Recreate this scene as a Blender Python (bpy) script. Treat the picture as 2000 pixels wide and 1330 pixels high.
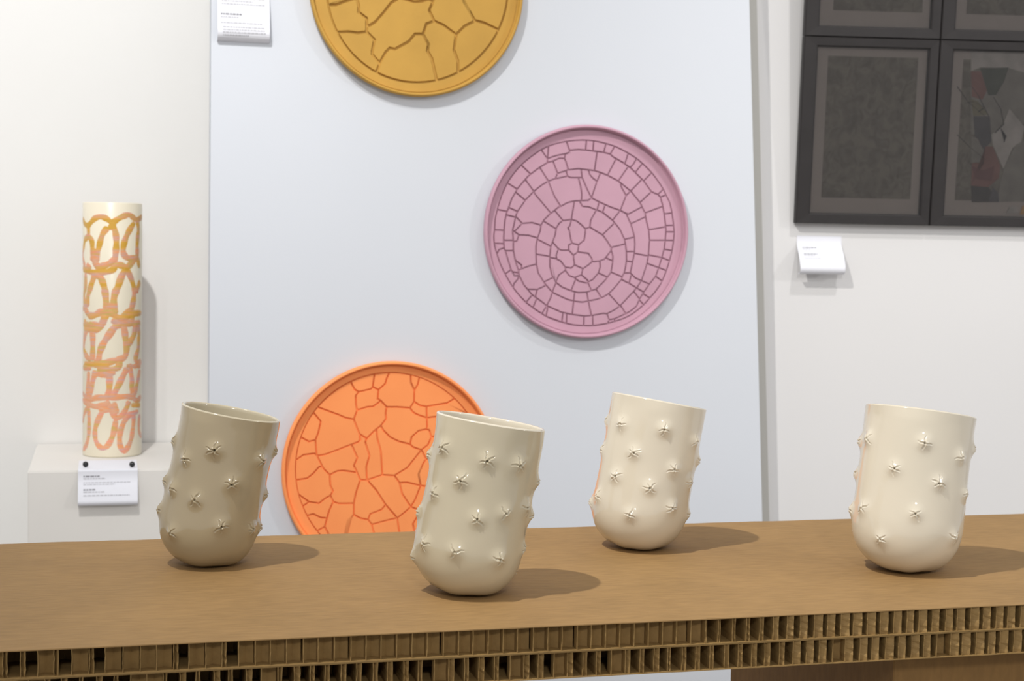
import bpy, bmesh, math, random
import numpy as np
from mathutils import Vector, Matrix, Quaternion

for o in list(bpy.data.objects):
    bpy.data.objects.remove(o)
SC = bpy.context.scene
COL = SC.collection

# ------------------------------------------------------------------ camera
F = 3055.0                       # focal length in pixels of a 2000 px wide frame
CAM_Z = 1.20
PITCH = math.radians(3.47)
ROLL = math.radians(1.0)
CAM = Vector((0, 0, CAM_Z))
RM = Matrix.Rotation(math.pi / 2 - PITCH, 3, 'X') @ Matrix.Rotation(ROLL, 3, 'Z')
cam_d = bpy.data.cameras.new('camera')
cam_d.sensor_width = 36.0
cam_d.lens = F / 2000 * 36
cam_d.clip_start = 0.05
cam_d.dof.use_dof = True
cam_d.dof.focus_distance = 1.44
cam_d.dof.aperture_fstop = 14.0
cam = bpy.data.objects.new('camera', cam_d)
COL.objects.link(cam)
cam.matrix_world = Matrix.Translation(CAM) @ RM.to_4x4()
SC.camera = cam

# ------------------------------------------------------------------ world, lamps, exposure
W = bpy.data.worlds.new('gallery_light')
SC.world = W
W.use_nodes = True
bg = W.node_tree.nodes['Background']
bg.inputs[0].default_value = (0.985, 0.99, 1.0, 1)
bg.inputs[1].default_value = 0.56


def spot(name, loc, aim, watts, angle, blend, radius, color=(1, 0.97, 0.92)):
    d = bpy.data.lights.new(name, 'SPOT')
    d.energy = watts
    d.spot_size = math.radians(angle)
    d.spot_blend = blend
    d.shadow_soft_size = radius
    d.color = color
    o = bpy.data.objects.new(name, d)
    COL.objects.link(o)
    o.location = loc
    o.rotation_euler = (Vector(aim) - Vector(loc)).to_track_quat('-Z', 'Y').to_euler()
    return o


spot('track_or_fill_spot', (-0.63, 0.79, 2.78), (0.70, 1.85, 1.0), 118, 76, 0.95, 0.022)
spot('track_or_fill_spot', (-0.47, 0.95, 2.85), (-1.18, 2.75, 1.4), 132, 67, 1.0, 0.03, (1, 0.985, 0.97))
spot('track_or_fill_spot', (0.95, 1.35, 2.9), (0.85, 2.75, 1.0), 48, 62, 1.0, 0.05, (1, 0.98, 0.965))  # added washer with no known lamp here, brightens right wall and panel
spot('track_or_fill_spot', (0.35, -1.9, 2.7), (0.4, 2.5, 0.75), 105, 48, 1.0, 0.2, (1, 0.985, 0.97))  # added fill from behind the camera, lifts cup fronts and lower panel
spot('track_or_fill_spot', (2.7, 1.1, 2.05), (0.5, 2.5, 1.3), 36, 70, 0.8, 0.05, (1, 0.98, 0.96))

SC.view_settings.view_transform = 'Standard'
SC.view_settings.look = 'None'
SC.view_settings.exposure = 0.23
SC.view_settings.gamma = 1.0
SC.view_settings.use_curve_mapping = False


# ------------------------------------------------------------------ geometry helpers
def ray(u, v):
    return (RM @ Vector(((u - 1000) / F, -(v - 665) / F, -1.0)))


def hit(u, v, p, n):
    d = ray(u, v)
    t = (Vector(p) - CAM).dot(n) / d.dot(n)
    return CAM + d * t


def hitz(u, v, z):
    return hit(u, v, (0, 0, z), Vector((0, 0, 1)))


def depth(p):
    return -((RM.transposed() @ (Vector(p) - CAM)).z)


def project(P):
    q = (np.asarray(P) - np.array(CAM)) @ np.array(RM)
    return np.stack([1000 + F * q[:, 0] / -q[:, 2], 665 - F * q[:, 1] / -q[:, 2]], 1)


def srgb(r, g, b):
    f = lambda c: (c / 255 / 12.92) if c <= 10.31 else ((c / 255 + 0.055) / 1.055) ** 2.4
    return (f(r), f(g), f(b), 1.0)


def mesh_obj(name, verts, faces, mat, parent=None, smooth=False, matrix=None):
    m = bpy.data.meshes.new(name)
    m.from_pydata([tuple(v) for v in verts], [], faces)
    m.update()
    if smooth:
        m.polygons.foreach_set('use_smooth', [True] * len(m.polygons))
    if mat:
        m.materials.append(mat)
    o = bpy.data.objects.new(name, m)
    COL.objects.link(o)
    if parent:
        o.parent = parent
    if matrix is not None:
        o.matrix_world = matrix
    return o


def bm_obj(name, bm, mat, parent=None, smooth=False):
    bmesh.ops.recalc_face_normals(bm, faces=bm.faces)
    m = bpy.data.meshes.new(name)
    bm.to_mesh(m)
    bm.free()
    if smooth:
        m.polygons.foreach_set('use_smooth', [True] * len(m.polygons))
    m.materials.append(mat)
    o = bpy.data.objects.new(name, m)
    COL.objects.link(o)
    if parent:
        o.parent = parent
    return o


def box_bm(bm, x0, x1, y0, y1, z0, z1):
    vs = [bm.verts.new(c) for c in ((x0, y0, z0), (x1, y0, z0), (x1, y1, z0), (x0, y1, z0),
                                    (x0, y0, z1), (x1, y0, z1), (x1, y1, z1), (x0, y1, z1))]
    for f in ((0, 3, 2, 1), (4, 5, 6, 7), (0, 1, 5, 4), (1, 2, 6, 5), (2, 3, 7, 6), (3, 0, 4, 7)):
        bm.faces.new([vs[i] for i in f])
    return vs


def thing(name, label, cat, matrix, group=None):
    o = bpy.data.objects.new(name, None)
    o.empty_display_size = 0.05
    COL.objects.link(o)
    o.matrix_world = matrix
    o['label'] = label
    o['category'] = cat
    if group:
        o['group'] = group
    return o


def frame_matrix(origin, x, y, z):
    m = Matrix.Identity(4)
    for i, a in enumerate((x, y, z)):
        for r in range(3):
            m[r][i] = a[r]
    for r in range(3):
        m[r][3] = origin[r]
    return m


# ------------------------------------------------------------------ materials
def mat(name, col, rough=0.6, spec=0.5, bump=0.0, bump_scale=200.0, var=0.0, var_scale=8.0,
        stretch=(1, 1, 1), coat=0.0):
    m = bpy.data.materials.new(name)
    m.use_nodes = True
    nt = m.node_tree
    b = nt.nodes['Principled BSDF']
    b.inputs['Base Color'].default_value = col
    b.inputs['Roughness'].default_value = rough
    b.inputs['Specular IOR Level'].default_value = spec
    b.inputs['Coat Weight'].default_value = coat
    b.inputs['Coat Roughness'].default_value = 0.05
    tc = nt.nodes.new('ShaderNodeTexCoord')
    mp = nt.nodes.new('ShaderNodeMapping')
    mp.inputs['Scale'].default_value = stretch
    nt.links.new(tc.outputs['Object'], mp.inputs['Vector'])
    if var > 0:
        n = nt.nodes.new('ShaderNodeTexNoise')
        n.inputs['Scale'].default_value = var_scale
        n.inputs['Detail'].default_value = 6
        nt.links.new(mp.outputs[0], n.inputs['Vector'])
        r = nt.nodes.new('ShaderNodeValToRGB')
        r.color_ramp.elements[0].position = 0.3
        r.color_ramp.elements[1].position = 0.7
        r.color_ramp.elements[0].color = tuple(c * (1 - var) for c in col[:3]) + (1,)
        r.color_ramp.elements[1].color = tuple(min(1, c * (1 + var)) for c in col[:3]) + (1,)
        nt.links.new(n.outputs[0], r.inputs[0])
        nt.links.new(r.outputs[0], b.inputs['Base Color'])
    if bump > 0:
        n = nt.nodes.new('ShaderNodeTexNoise')
        n.inputs['Scale'].default_value = bump_scale
        n.inputs['Detail'].default_value = 4
        nt.links.new(mp.outputs[0], n.inputs['Vector'])
        bp = nt.nodes.new('ShaderNodeBump')
        bp.inputs['Strength'].default_value = bump
        bp.inputs['Distance'].default_value = 0.001
        nt.links.new(n.outputs[0], bp.inputs['Height'])
        nt.links.new(bp.outputs[0], b.inputs['Normal'])
    return m


M_PANEL = mat('panel_paint', srgb(208, 212, 219), 0.75, 0.25, 0.08, 300, 0.012, 3)
M_WALLL = mat('niche_paint', srgb(230, 229, 226), 0.8, 0.25, 0.08, 300, 0.012, 3)
M_WALLR = mat('wall_paint', srgb(215, 214, 214), 0.8, 0.25, 0.08, 300, 0.012, 3)
M_STRIP = mat('grey_strip_paint', srgb(182, 180, 174), 0.8, 0.2)
M_FLOOR = mat('polished_concrete', srgb(185, 181, 175), 0.45, 0.4, 0.1, 60, 0.12, 4)
M_PEDESTAL = mat('pedestal_paint', srgb(222, 219, 214), 0.75, 0.25, 0.08, 300, 0.02, 5)
M_PAPER = mat('paper', srgb(226, 227, 234), 0.8, 0.2)
M_INK = mat('grey_ink', srgb(186, 186, 191), 0.8, 0.1)
M_INK2 = mat('dark_ink', srgb(146, 146, 151), 0.8, 0.1)
M_PIN = mat('black_plastic', srgb(22, 22, 26), 0.25, 0.5)
M_YELLOW = mat('ochre_clay', srgb(190, 147, 67), 0.62, 0.35, 0.25, 500, 0.07, 14)
M_PINK = mat('mauve_clay', srgb(190, 149, 166), 0.62, 0.35, 0.25, 500, 0.05, 14)
M_ORANGE = mat('orange_clay', srgb(255, 154, 90), 0.62, 0.35, 0.25, 500, 0.05, 14)
M_CUP_PALE = mat('pale_cream_glaze', srgb(211, 202, 183), 0.10, 0.5, 0.0, 60, 0.015, 25, coat=0.3)
M_CUP_HALF_SHADED = mat('half_shaded_cream_glaze', srgb(189, 178, 153), 0.10, 0.5, 0.0, 60, 0.015, 25, coat=0.3)  # darker copy of the pale glaze, shade put into its colour
M_CUP_SHADED = mat('shaded_cream_glaze', srgb(164, 150, 122), 0.10, 0.5, 0.0, 60, 0.015, 25, coat=0.3)  # darkest copy, the shade on the left cup's outside put into its colour
M_VASE = mat('ivory_glaze', srgb(230, 221, 199), 0.28, 0.5, 0.0, 60, 0.02, 20)
M_WOOD = mat('charcoal_stained_wood', srgb(41, 38, 38), 0.55, 0.35, 0.2, 120, 0.1, 30, (1, 8, 1))
M_MAT = mat('grey_mount_board', srgb(150, 142, 138), 0.9, 0.1, 0.05, 300, 0.03, 20)


def cardboard(name, col, stretch):
    m = mat(name, col, 0.7, 0.25, 0.25, 260, 0.0, 10, stretch)
    nt = m.node_tree
    b = nt.nodes['Principled BSDF']
    tc = nt.nodes.new('ShaderNodeTexCoord')
    mp = nt.nodes.new('ShaderNodeMapping')
    mp.inputs['Scale'].default_value = stretch
    nt.links.new(tc.outputs['Object'], mp.inputs['Vector'])
    n1 = nt.nodes.new('ShaderNodeTexNoise')
    n1.inputs['Scale'].default_value = 150
    n1.inputs['Detail'].default_value = 5
    nt.links.new(mp.outputs[0], n1.inputs['Vector'])
    n2 = nt.nodes.new('ShaderNodeTexNoise')
    n2.inputs['Scale'].default_value = 9
    n2.inputs['Detail'].default_value = 5
    nt.links.new(tc.outputs['Object'], n2.inputs['Vector'])
    mx = nt.nodes.new('ShaderNodeMath')
    mx.operation = 'MULTIPLY_ADD'
    nt.links.new(n1.outputs[0], mx.inputs[0])
    mx.inputs[1].default_value = 0.55
    sc = nt.nodes.new('ShaderNodeMath')
    sc.operation = 'MULTIPLY'
    nt.links.new(n2.outputs[0], sc.inputs[0])
    sc.inputs[1].default_value = 0.45
    nt.links.new(sc.outputs[0], mx.inputs[2])
    r = nt.nodes.new('ShaderNodeValToRGB')
    r.color_ramp.elements[0].position = 0.36
    r.color_ramp.elements[1].position = 0.66
    r.color_ramp.elements[0].color = tuple(c * 0.86 for c in col[:3]) + (1,)
    r.color_ramp.elements[1].color = tuple(c * 1.13 for c in col[:3]) + (1,)
    nt.links.new(mx.outputs[0], r.inputs[0])
    nt.links.new(r.outputs[0], b.inputs['Base Color'])
    return m


M_CARD = cardboard('kraft_top', srgb(151, 119, 76), (0.35, 1.6, 1))
M_CELL = cardboard('kraft_core', srgb(146, 117, 72), (1, 1, 1))
M_LEG = cardboard('kraft_leg', srgb(128, 96, 55), (1, 1, 0.3))


def glass_mat():
    m = bpy.data.materials.new('picture_glass')
    m.use_nodes = True
    nt = m.node_tree
    nt.nodes.remove(nt.nodes['Principled BSDF'])
    out = nt.nodes['Material Output']
    t = nt.nodes.new('ShaderNodeBsdfTransparent')
    t.inputs[0].default_value = (0.92, 0.91, 0.9, 1)
    g = nt.nodes.new('ShaderNodeBsdfGlossy')
    g.inputs['Roughness'].default_value = 0.03
    lw = nt.nodes.new('ShaderNodeFresnel')
    lw.inputs['IOR'].default_value = 1.45
    mx = nt.nodes.new('ShaderNodeMixShader')
    nt.links.new(lw.outputs[0], mx.inputs[0])
    nt.links.new(t.outputs[0], mx.inputs[1])
    nt.links.new(g.outputs[0], mx.inputs[2])
    nt.links.new(mx.outputs[0], out.inputs['Surface'])
    return m


M_GLASS = glass_mat()


def print_mat(name, c0, c1, scale, stretch):
    m = mat(name, c0, 0.9, 0.1)
    nt = m.node_tree
    b = nt.nodes['Principled BSDF']
    tc = nt.nodes.new('ShaderNodeTexCoord')
    mp = nt.nodes.new('ShaderNodeMapping')
    mp.inputs['Scale'].default_value = stretch
    nt.links.new(tc.outputs['Object'], mp.inputs['Vector'])
    n = nt.nodes.new('ShaderNodeTexNoise')
    n.inputs['Scale'].default_value = scale
    n.inputs['Detail'].default_value = 8
    n.inputs['Distortion'].default_value = 1.5
    nt.links.new(mp.outputs[0], n.inputs['Vector'])
    r = nt.nodes.new('ShaderNodeValToRGB')
    r.color_ramp.elements[0].position = 0.35
    r.color_ramp.elements[1].position = 0.62
    r.color_ramp.elements[0].color = c0
    r.color_ramp.elements[1].color = c1
    nt.links.new(n.outputs[0], r.inputs[0])
    nt.links.new(r.outputs[0], b.inputs['Base Color'])
    return m


M_PRINT = print_mat('dark_etching', srgb(97, 92, 87), srgb(118, 113, 105), 42, (1.2, 1, 1))
M_PATCH = {k: mat('art_reflection_' + k, srgb(*[x * 0.95 + sum(c) / 3 * 0.35 for x in c]), 0.9, 0.1, 0.0, 100, 0.14, 40) for k, c in dict(
    pale=(118, 113, 110), green=(62, 64, 58), rust=(98, 66, 62), slate=(66, 63, 66), olive=(88, 82, 66),
    grey=(94, 90, 85), dark=(58, 54, 54), red=(86, 56, 56), orange=(130, 98, 58)).items()}


def paint_mat():
    m = mat('streaked_glaze_paint', srgb(230, 180, 110), 0.3, 0.5)
    nt = m.node_tree
    b = nt.nodes['Principled BSDF']
    tc = nt.nodes.new('ShaderNodeTexCoord')
    mp = nt.nodes.new('ShaderNodeMapping')
    mp.inputs['Scale'].default_value = (10, 10, 110)
    nt.links.new(tc.outputs['Object'], mp.inputs['Vector'])
    n = nt.nodes.new('ShaderNodeTexNoise')
    n.inputs['Scale'].default_value = 1.0
    n.inputs['Detail'].default_value = 3
    nt.links.new(mp.outputs[0], n.inputs['Vector'])
    sep = nt.nodes.new('ShaderNodeSeparateXYZ')
    nt.links.new(tc.outputs['Object'], sep.inputs[0])
    ad = nt.nodes.new('ShaderNodeMath')
    ad.operation = 'MULTIPLY_ADD'
    nt.links.new(sep.outputs['Z'], ad.inputs[0])
    ad.inputs[1].default_value = 0.55
    nt.links.new(n.outputs[0], ad.inputs[2])
    r = nt.nodes.new('ShaderNodeValToRGB')
    cr = r.color_ramp
    cols = [(0.38, (210, 166, 160)), (0.44, (232, 152, 120)), (0.49, (218, 170, 138)), (0.53, (234, 154, 96)), (0.57, (204, 168, 156)),
            (0.61, (228, 154, 110)), (0.65, (200, 174, 98)), (0.69, (222, 162, 114)), (0.74, (221, 168, 80)), (0.82, (210, 162, 62))]
    cr.elements[0].position = cols[0][0]
    cr.elements[0].color = srgb(*cols[0][1])
    cr.elements[1].position = cols[-1][0]
    cr.elements[1].color = srgb(*cols[-1][1])
    for p, c in cols[1:-1]:
        e = cr.elements.new(p)
        e.color = srgb(*c)
    nt.links.new(ad.outputs[0], r.inputs[0])
    nt.links.new(r.outputs[0], b.inputs['Base Color'])
    return m


M_PAINT = paint_mat()

# ------------------------------------------------------------------ main frame of the room
TABLE_Z = CAM_Z - 0.305
pl = hitz(0, 1272, TABLE_Z)
pr = hitz(2000, 1180, TABLE_Z)
TW = (pr - pl).normalized()                    # along the table and the panel
TN = Vector((-TW.y, TW.x, 0))                  # away from the viewer
UP = Vector((0, 0, 1))
qa, qb = hitz(0, 1062, TABLE_Z), hitz(2000, 1003, TABLE_Z)
pm = hitz(1000, 1226, TABLE_Z)
TDEPTH = ((qa - pm).dot(TN) + (qb - pm).dot(TN)) / 2

PANEL_P = CAM + ray(1145, 453) * (2.40 / ray(1145, 453).y)
PANEL_P.z = 0
YAWR = math.radians(4.2)
RW = Vector((math.cos(YAWR), math.sin(YAWR), 0))
RN = Vector((-RW.y, RW.x, 0))

# ------------------------------------------------------------------ structure: floor, panel wall, niche wall, right wall
fl = bmesh.new()
box_bm(fl, -4, 4, -2.5, 4.2, -0.06, 0)
o = bm_obj('floor', fl, M_FLOOR)
o['kind'] = 'structure'

ZT = 2.6
pLb = hit(407, 1040, PANEL_P, TN)
pL = pLb.copy()
e0 = hit(1463.5, 0, PANEL_P, TN)
e1 = hit(1496.5, 1320, PANEL_P, TN)


def edge_at(z):
    t = (z - e0.z) / (e1.z - e0.z)
    return e0 + (e1 - e0) * t


TH = 0.035
b0, b1 = edge_at(0), edge_at(ZT)
verts = []
for back in (0, TH):
    for p in (Vector((pL.x, pL.y, 0)), b0, b1, Vector((pL.x, pL.y, ZT))):
        verts.append(p + TN * back)
o = mesh_obj('wall_center', verts, [(0, 1, 2, 3), (7, 6, 5, 4), (0, 4, 5, 1), (1, 5, 6, 2), (2, 6, 7, 3), (3, 7, 4, 0)], M_PANEL)
o['kind'] = 'structure'

# right wall: starts behind the panel edge
rp = hit(1498, 700, PANEL_P, TN) + TN * (TH + 0.03)
rp.z = 0


def slab(name, origin, xdir, ndir, x0, x1, z0, z1, th, m):
    vs = []
    for back in (0, th):
        for x, z in ((x0, z0), (x1, z0), (x1, z1), (x0, z1)):
            vs.append(origin + xdir * x + UP * z + ndir * back)
    ob = mesh_obj(name, vs, [(0, 1, 2, 3), (7, 6, 5, 4), (0, 4, 5, 1), (1, 5, 6, 2), (2, 6, 7, 3), (3, 7, 4, 0)], m)
    ob['kind'] = 'structure'
    return ob


slab('wall_right', rp, RW, RN, -0.3, 2.2, 0, 2.6, 0.06, M_WALLR)

# grey strip, darker than the walls, in the gap beside the panel edge
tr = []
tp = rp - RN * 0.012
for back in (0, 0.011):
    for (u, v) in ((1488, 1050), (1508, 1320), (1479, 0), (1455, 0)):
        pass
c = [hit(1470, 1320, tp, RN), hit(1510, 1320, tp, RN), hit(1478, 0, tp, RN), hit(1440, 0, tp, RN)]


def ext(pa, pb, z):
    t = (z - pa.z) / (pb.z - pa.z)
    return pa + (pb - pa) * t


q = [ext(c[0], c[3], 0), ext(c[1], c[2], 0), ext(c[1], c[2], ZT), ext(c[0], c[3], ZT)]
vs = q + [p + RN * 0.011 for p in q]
o = mesh_obj('grey_strip_1', vs, [(0, 1, 2, 3), (7, 6, 5, 4), (0, 4, 5, 1), (1, 5, 6, 2), (2, 6, 7, 3), (3, 7, 4, 0)], M_STRIP)
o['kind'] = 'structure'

# ------------------------------------------------------------------ pedestal in the niche and its back wall
PED_N = TN
ped_front_p = hit(400, 912, PANEL_P, TN) + TN * 0.042
A = hit(54, 921, ped_front_p, PED_N)
PED_TOP = A.z
Bk = hitz(200, 865, PED_TOP)
PED_D = (Bk - A).dot(PED_N)
slab('wall_left', Vector((Bk.x, Bk.y, 0)), TW, TN, -2.2, 1.0, 0, 2.6, 0.06, M_WALLL)
ped_w = (hit(404, 912, ped_front_p, PED_N) - A).dot(TW) + 0.25
bm = bmesh.new()
box_bm(bm, 0, ped_w, 0, PED_D - 0.003, 0, PED_TOP)
bmesh.ops.bevel(bm, geom=bm.edges[:], offset=0.002, segments=2, affect='EDGES')
ped = bm_obj('pedestal', bm, M_PEDESTAL)
ped.matrix_world = frame_matrix(Vector((A.x, A.y, 0)), TW, PED_N, UP)
ped['label'] = 'white painted box pedestal carrying the tall painted cylinder vase'
ped['category'] = 'pedestal'

# ------------------------------------------------------------------ table of honeycomb cardboard
random.seed(4)
X0, X1 = -0.66, 0.74
table = thing('display_table', 'long brown honeycomb cardboard table under the four spiked cups', 'table',
              frame_matrix(Vector((pm.x, pm.y, 0)), TW, TN, UP))
LAY = 0.0200
SH = 0.0008
zt = TABLE_Z


def sheet(name, za, zb, front=0.0, jag=0.0, m=None):
    n = 120
    bm = bmesh.new()
    top, bot = [], []
    pts = []
    for i in range(n + 1):
        x = X0 + (X1 - X0) * i / n
        pts.append((x, front + random.uniform(-jag, jag)))
    for i in range(61):
        x = X1 - (X1 - X0) * i / 60
        pts.append((x, TDEPTH + random.uniform(-0.0012, 0.0012)))
    a = [bm.verts.new((x, y, za)) for x, y in pts]
    b = [bm.verts.new((x, y, zb)) for x, y in pts]
    bm.faces.new(a)
    bm.faces.new(b)
    k = len(pts)
    for i in range(k):
        j = (i + 1) % k
        bm.faces.new((a[i], a[j], b[j], b[i]))
    return bm_obj(name, bm, m or M_CARD, table)


sheet('top_sheet', zt - SH, zt, 0, 0.0003)
z1 = zt - SH
z2 = z1 - LAY
sheet('middle_sheet', z2 - SH, z2, -0.0003, 0.0004, M_CELL)
sheet('middle_sheet', z2 - 2.4 * SH, z2 - 1.4 * SH, 0.0006, 0.0004, M_CELL)
z3 = z2 - 2.4 * SH
z4 = z3 - LAY
sheet('bottom_sheet', z4 - SH, z4, 0, 0.0005, M_CELL)
bm = bmesh.new()
box_bm(bm, X0 + 0.002, X1 - 0.002, 0.053, TDEPTH - 0.006, z2, z1)
bm_obj('core_block', bm, M_CELL, table)
bm = bmesh.new()
box_bm(bm, X0 + 0.002, X1 - 0.002, 0.053, TDEPTH - 0.006, z4, z3)
bm_obj('core_block', bm, M_CELL, table)

PITCHX = 0.0123


def strip(bm, path, zlo, zhi, nseg=5, jag_end=0.0, th=0.0005):
    """vertical ribbon of paper following path [(x, y)...]; the first point's edge is torn"""
    cols_ = []
    offs = [random.uniform(-1, 1) for _ in range(nseg + 1)]
    lean = random.uniform(-0.3, 0.3)
    for k, (x, y) in enumerate(path):
        c_ = []
        for s in range(nseg + 1):
            z = zlo + (zhi - zlo) * s / nseg
            j = offs[s] * jag_end if k == 0 else 0
            bow = math.sin(math.pi * s / nseg) * jag_end * lean * 2 if k == 0 else 0
            c_.append((x + bow + j * 0.4, y + j, z))
        cols_.append(c_)
    for side in (0, 1):
        pass
    grid = []
    for k, c_ in enumerate(cols_):
        a = path[max(0, k - 1)]
        b = path[min(len(path) - 1, k + 1)]
        dx, dy = b[0] - a[0], b[1] - a[1]
        l = math.hypot(dx, dy) or 1
        nx, ny = -dy / l * th / 2, dx / l * th / 2
        grid.append(([bm.verts.new((x + nx, y + ny, z)) for x, y, z in c_],
                     [bm.verts.new((x - nx, y - ny, z)) for x, y, z in c_]))
    for k in range(len(grid) - 1):
        for s in range(nseg):
            for d in (0, 1):
                bm.faces.new((grid[k][d][s], grid[k + 1][d][s], grid[k + 1][d][s + 1], grid[k][d][s + 1]))
    for s in range(nseg):
        for g in (grid[0], grid[-1]):
            bm.faces.new((g[0][s], g[1][s], g[1][s + 1], g[0][s + 1]))


for layer, (zlo, zhi) in enumerate(((z2, z1), (z3 - LAY, z3))):
    n = int((X1 - X0) / PITCHX)
    for i in range(n):
        x = X0 + (i + (0.1 if layer == 0 else 0.55)) * PITCHX + random.uniform(-0.0007, 0.0007)
        if x + PITCHX > X1 - 0.002:
            continue
        g = (x - 0.15) / 0.12
        g = min(1, max(0, g))
        if layer == 0:
            fl_w = 0.62 * g + random.uniform(-0.06, 0.06) if g > 0.08 else 0.0
            if g <= 0.08 and x < -0.2 and random.random() < 0.4:
                fl_w = 0.25
        else:
            fl_w = 0.27 + 0.3 * min(1, max(0, (x - 0.17) / 0.1)) + random.uniform(-0.08, 0.1)
            if random.random() < 0.12:
                fl_w = 0.0
        bm = bmesh.new()
        p = PITCHX
        if fl_w <= 0.05:
            strip(bm, [(x, 0.0008), (x, 0.010)], zlo, zhi, 6, 0.0005)
            strip(bm, [(x + 0.0003, 0.010), (x + p / 2, 0.0135), (x + p - 0.0003, 0.010)], zlo, zhi, 1)
        else:
            strip(bm, [(x, 0.0010), (x, 0.046)], zlo, zhi, 6, 0.0007)
            strip(bm, [(x + fl_w * p, 0.0012), (x + 0.0006, 0.0045 if fl_w > 0.4 else 0.0065)], zlo, zhi, 7, 0.0008)
            strip(bm, [(x + 0.0003, 0.046), (x + p / 2, 0.050), (x + p - 0.0003, 0.046)], zlo, zhi, 1)
        bm_obj('honeycomb_cell', bm, M_CELL, table)

# legs: upright boards under the slab
lx = (hit(1746, 1296, pm + TN * 0.03, TN) - pm).dot(TW)
for xa, xb in ((lx, X1 - 0.02), (X0 + 0.02, X0 + 0.22)):
    bm = bmesh.new()
    box_bm(bm, xa, xb, 0.03, TDEPTH - 0.03, 0, z4 - SH)
    bmesh.ops.bevel(bm, geom=bm.edges[:], offset=0.001, segments=1, affect='EDGES')
    bm_obj('leg', bm, M_LEG, table)


# ------------------------------------------------------------------ planar subdivision for the cracked plates
def faces_from_lines(lines, boundary, tol, merge):
    """lines: open polylines, boundary: closed polyline. Returns the inner faces as point lists."""
    polys = [np.array(boundary + [boundary[0]], float)] + [np.array(l, float) for l in lines]
    # snap loose ends
    for it in range(2):
        for i in range(1, len(polys)):
            for end in (0, -1):
                P = polys[i][end]
                best = (1e9, None)
                for j, Q in enumerate(polys):
                    a, b = Q[:-1], Q[1:]
                    if j == i:
                        if len(Q) < 4:
                            continue
                        a, b = (a[2:], b[2:]) if end == 0 else (a[:-2], b[:-2])
                    d = b - a
                    t = np.clip(((P - a) * d).sum(1) / np.maximum((d * d).sum(1), 1e-12), 0, 1)
                    c_ = a + d * t[:, None]
                    e = np.hypot(*(c_ - P).T)
                    k = int(e.argmin())
                    if e[k] < best[0]:
                        best = (e[k], c_[k])
                if best[0] < tol:
                    dirv = best[1] - P
                    polys[i][end] = best[1] + dirv * 1e-3
    segs = []
    for Q in polys:
        for a, b in zip(Q[:-1], Q[1:]):
            if np.hypot(*(a - b)) > 1e-9:
                segs.append((a, b))
    S0 = np.array([s[0] for s in segs])
    S1 = np.array([s[1] for s in segs])
    n = len(segs)
    cuts = [[0.0, 1.0] for _ in range(n)]
    eps = merge
    for i in range(n):
        p, r = S0[i], S1[i] - S0[i]
        L = np.hypot(*r)
        q_, s = S0[i + 1:], S1[i + 1:] - S0[i + 1:]
        den = r[0] * s[:, 1] - r[1] * s[:, 0]
        ok = np.abs(den) > 1e-12
        dq = q_ - p
        dn = np.where(ok, den, 1)
        t = (dq[:, 0] * s[:, 1] - dq[:, 1] * s[:, 0]) / dn
        u = (dq[:, 0] * r[1] - dq[:, 1] * r[0]) / dn
        Ls = np.hypot(s[:, 0], s[:, 1])
        m = ok & (t > -eps / L) & (t < 1 + eps / L) & (u > -eps / np.maximum(Ls, 1e-9)) & (u < 1 + eps / np.maximum(Ls, 1e-9))
        for k in np.nonzero(m)[0]:
            cuts[i].append(float(min(1, max(0, t[k]))))
            cuts[i + 1 + k].append(float(min(1, max(0, u[k]))))
    nodes = []

    def node(P):
        for k, N in enumerate(nodes):
            if abs(N[0] - P[0]) < merge and abs(N[1] - P[1]) < merge:
                return k
        nodes.append((float(P[0]), float(P[1])))
        return len(nodes) - 1

    adj = {}
    for i in range(n):
        ids = []
        for t in sorted(cuts[i]):
            k = node(S0[i] + (S1[i] - S0[i]) * t)
            if not ids or ids[-1] != k:
                ids.append(k)
        for a, b in zip(ids[:-1], ids[1:]):
            if a != b:
                adj.setdefault(a, set()).add(b)
                adj.setdefault(b, set()).add(a)
    # prune spurs
    ch = True
    while ch:
        ch = False
        for k in list(adj):
            if len(adj[k]) == 1:
                o_ = adj[k].pop()
                adj[o_].discard(k)
                del adj[k]
                ch = True
            elif len(adj[k]) == 0:
                del adj[k]
    # keep the component of the boundary
    start = max(adj, key=lambda k: nodes[k][0])
    seen, st = {start}, [start]
    while st:
        k = st.pop()
        for b in adj[k]:
            if b not in seen:
                seen.add(b)
                st.append(b)
    order = {}
    for k in seen:
        order[k] = sorted(adj[k], key=lambda b: math.atan2(nodes[b][1] - nodes[k][1], nodes[b][0] - nodes[k][0]))
    used = set()
    out = []
    for a in seen:
        for b in order[a]:
            if (a, b) in used:
                continue
            f = []
            x, y = a, b
            while (x, y) not in used:
                used.add((x, y))
                f.append(x)
                o_ = order[y]
                nx = o_[(o_.index(x) - 1) % len(o_)]
                x, y = y, nx
            P = [nodes[k] for k in f]
            ar = 0.5 * sum(P[i][0] * P[(i + 1) % len(P)][1] - P[(i + 1) % len(P)][0] * P[i][1] for i in range(len(P)))
            if ar > 0:
                out.append(P)
    return out


def inset(P, w):
    n = len(P)
    out = []
    for i in range(n):
        a, b, c_ = Vector(P[i - 1]), Vector(P[i]), Vector(P[(i + 1) % n])
        d0, d1 = (b - a), (c_ - b)
        if d0.length < 1e-9 or d1.length < 1e-9:
            out.append(b)
            continue
        d0.normalize()
        d1.normalize()
        n0, n1 = Vector((-d0.y, d0.x)), Vector((-d1.y, d1.x))
        m = n0 + n1
        if m.length < 1e-3:
            m = n0
        m.normalize()
        k = w / max(0.45, m.dot(n0))
        out.append(b + m * k)
    return out


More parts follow.
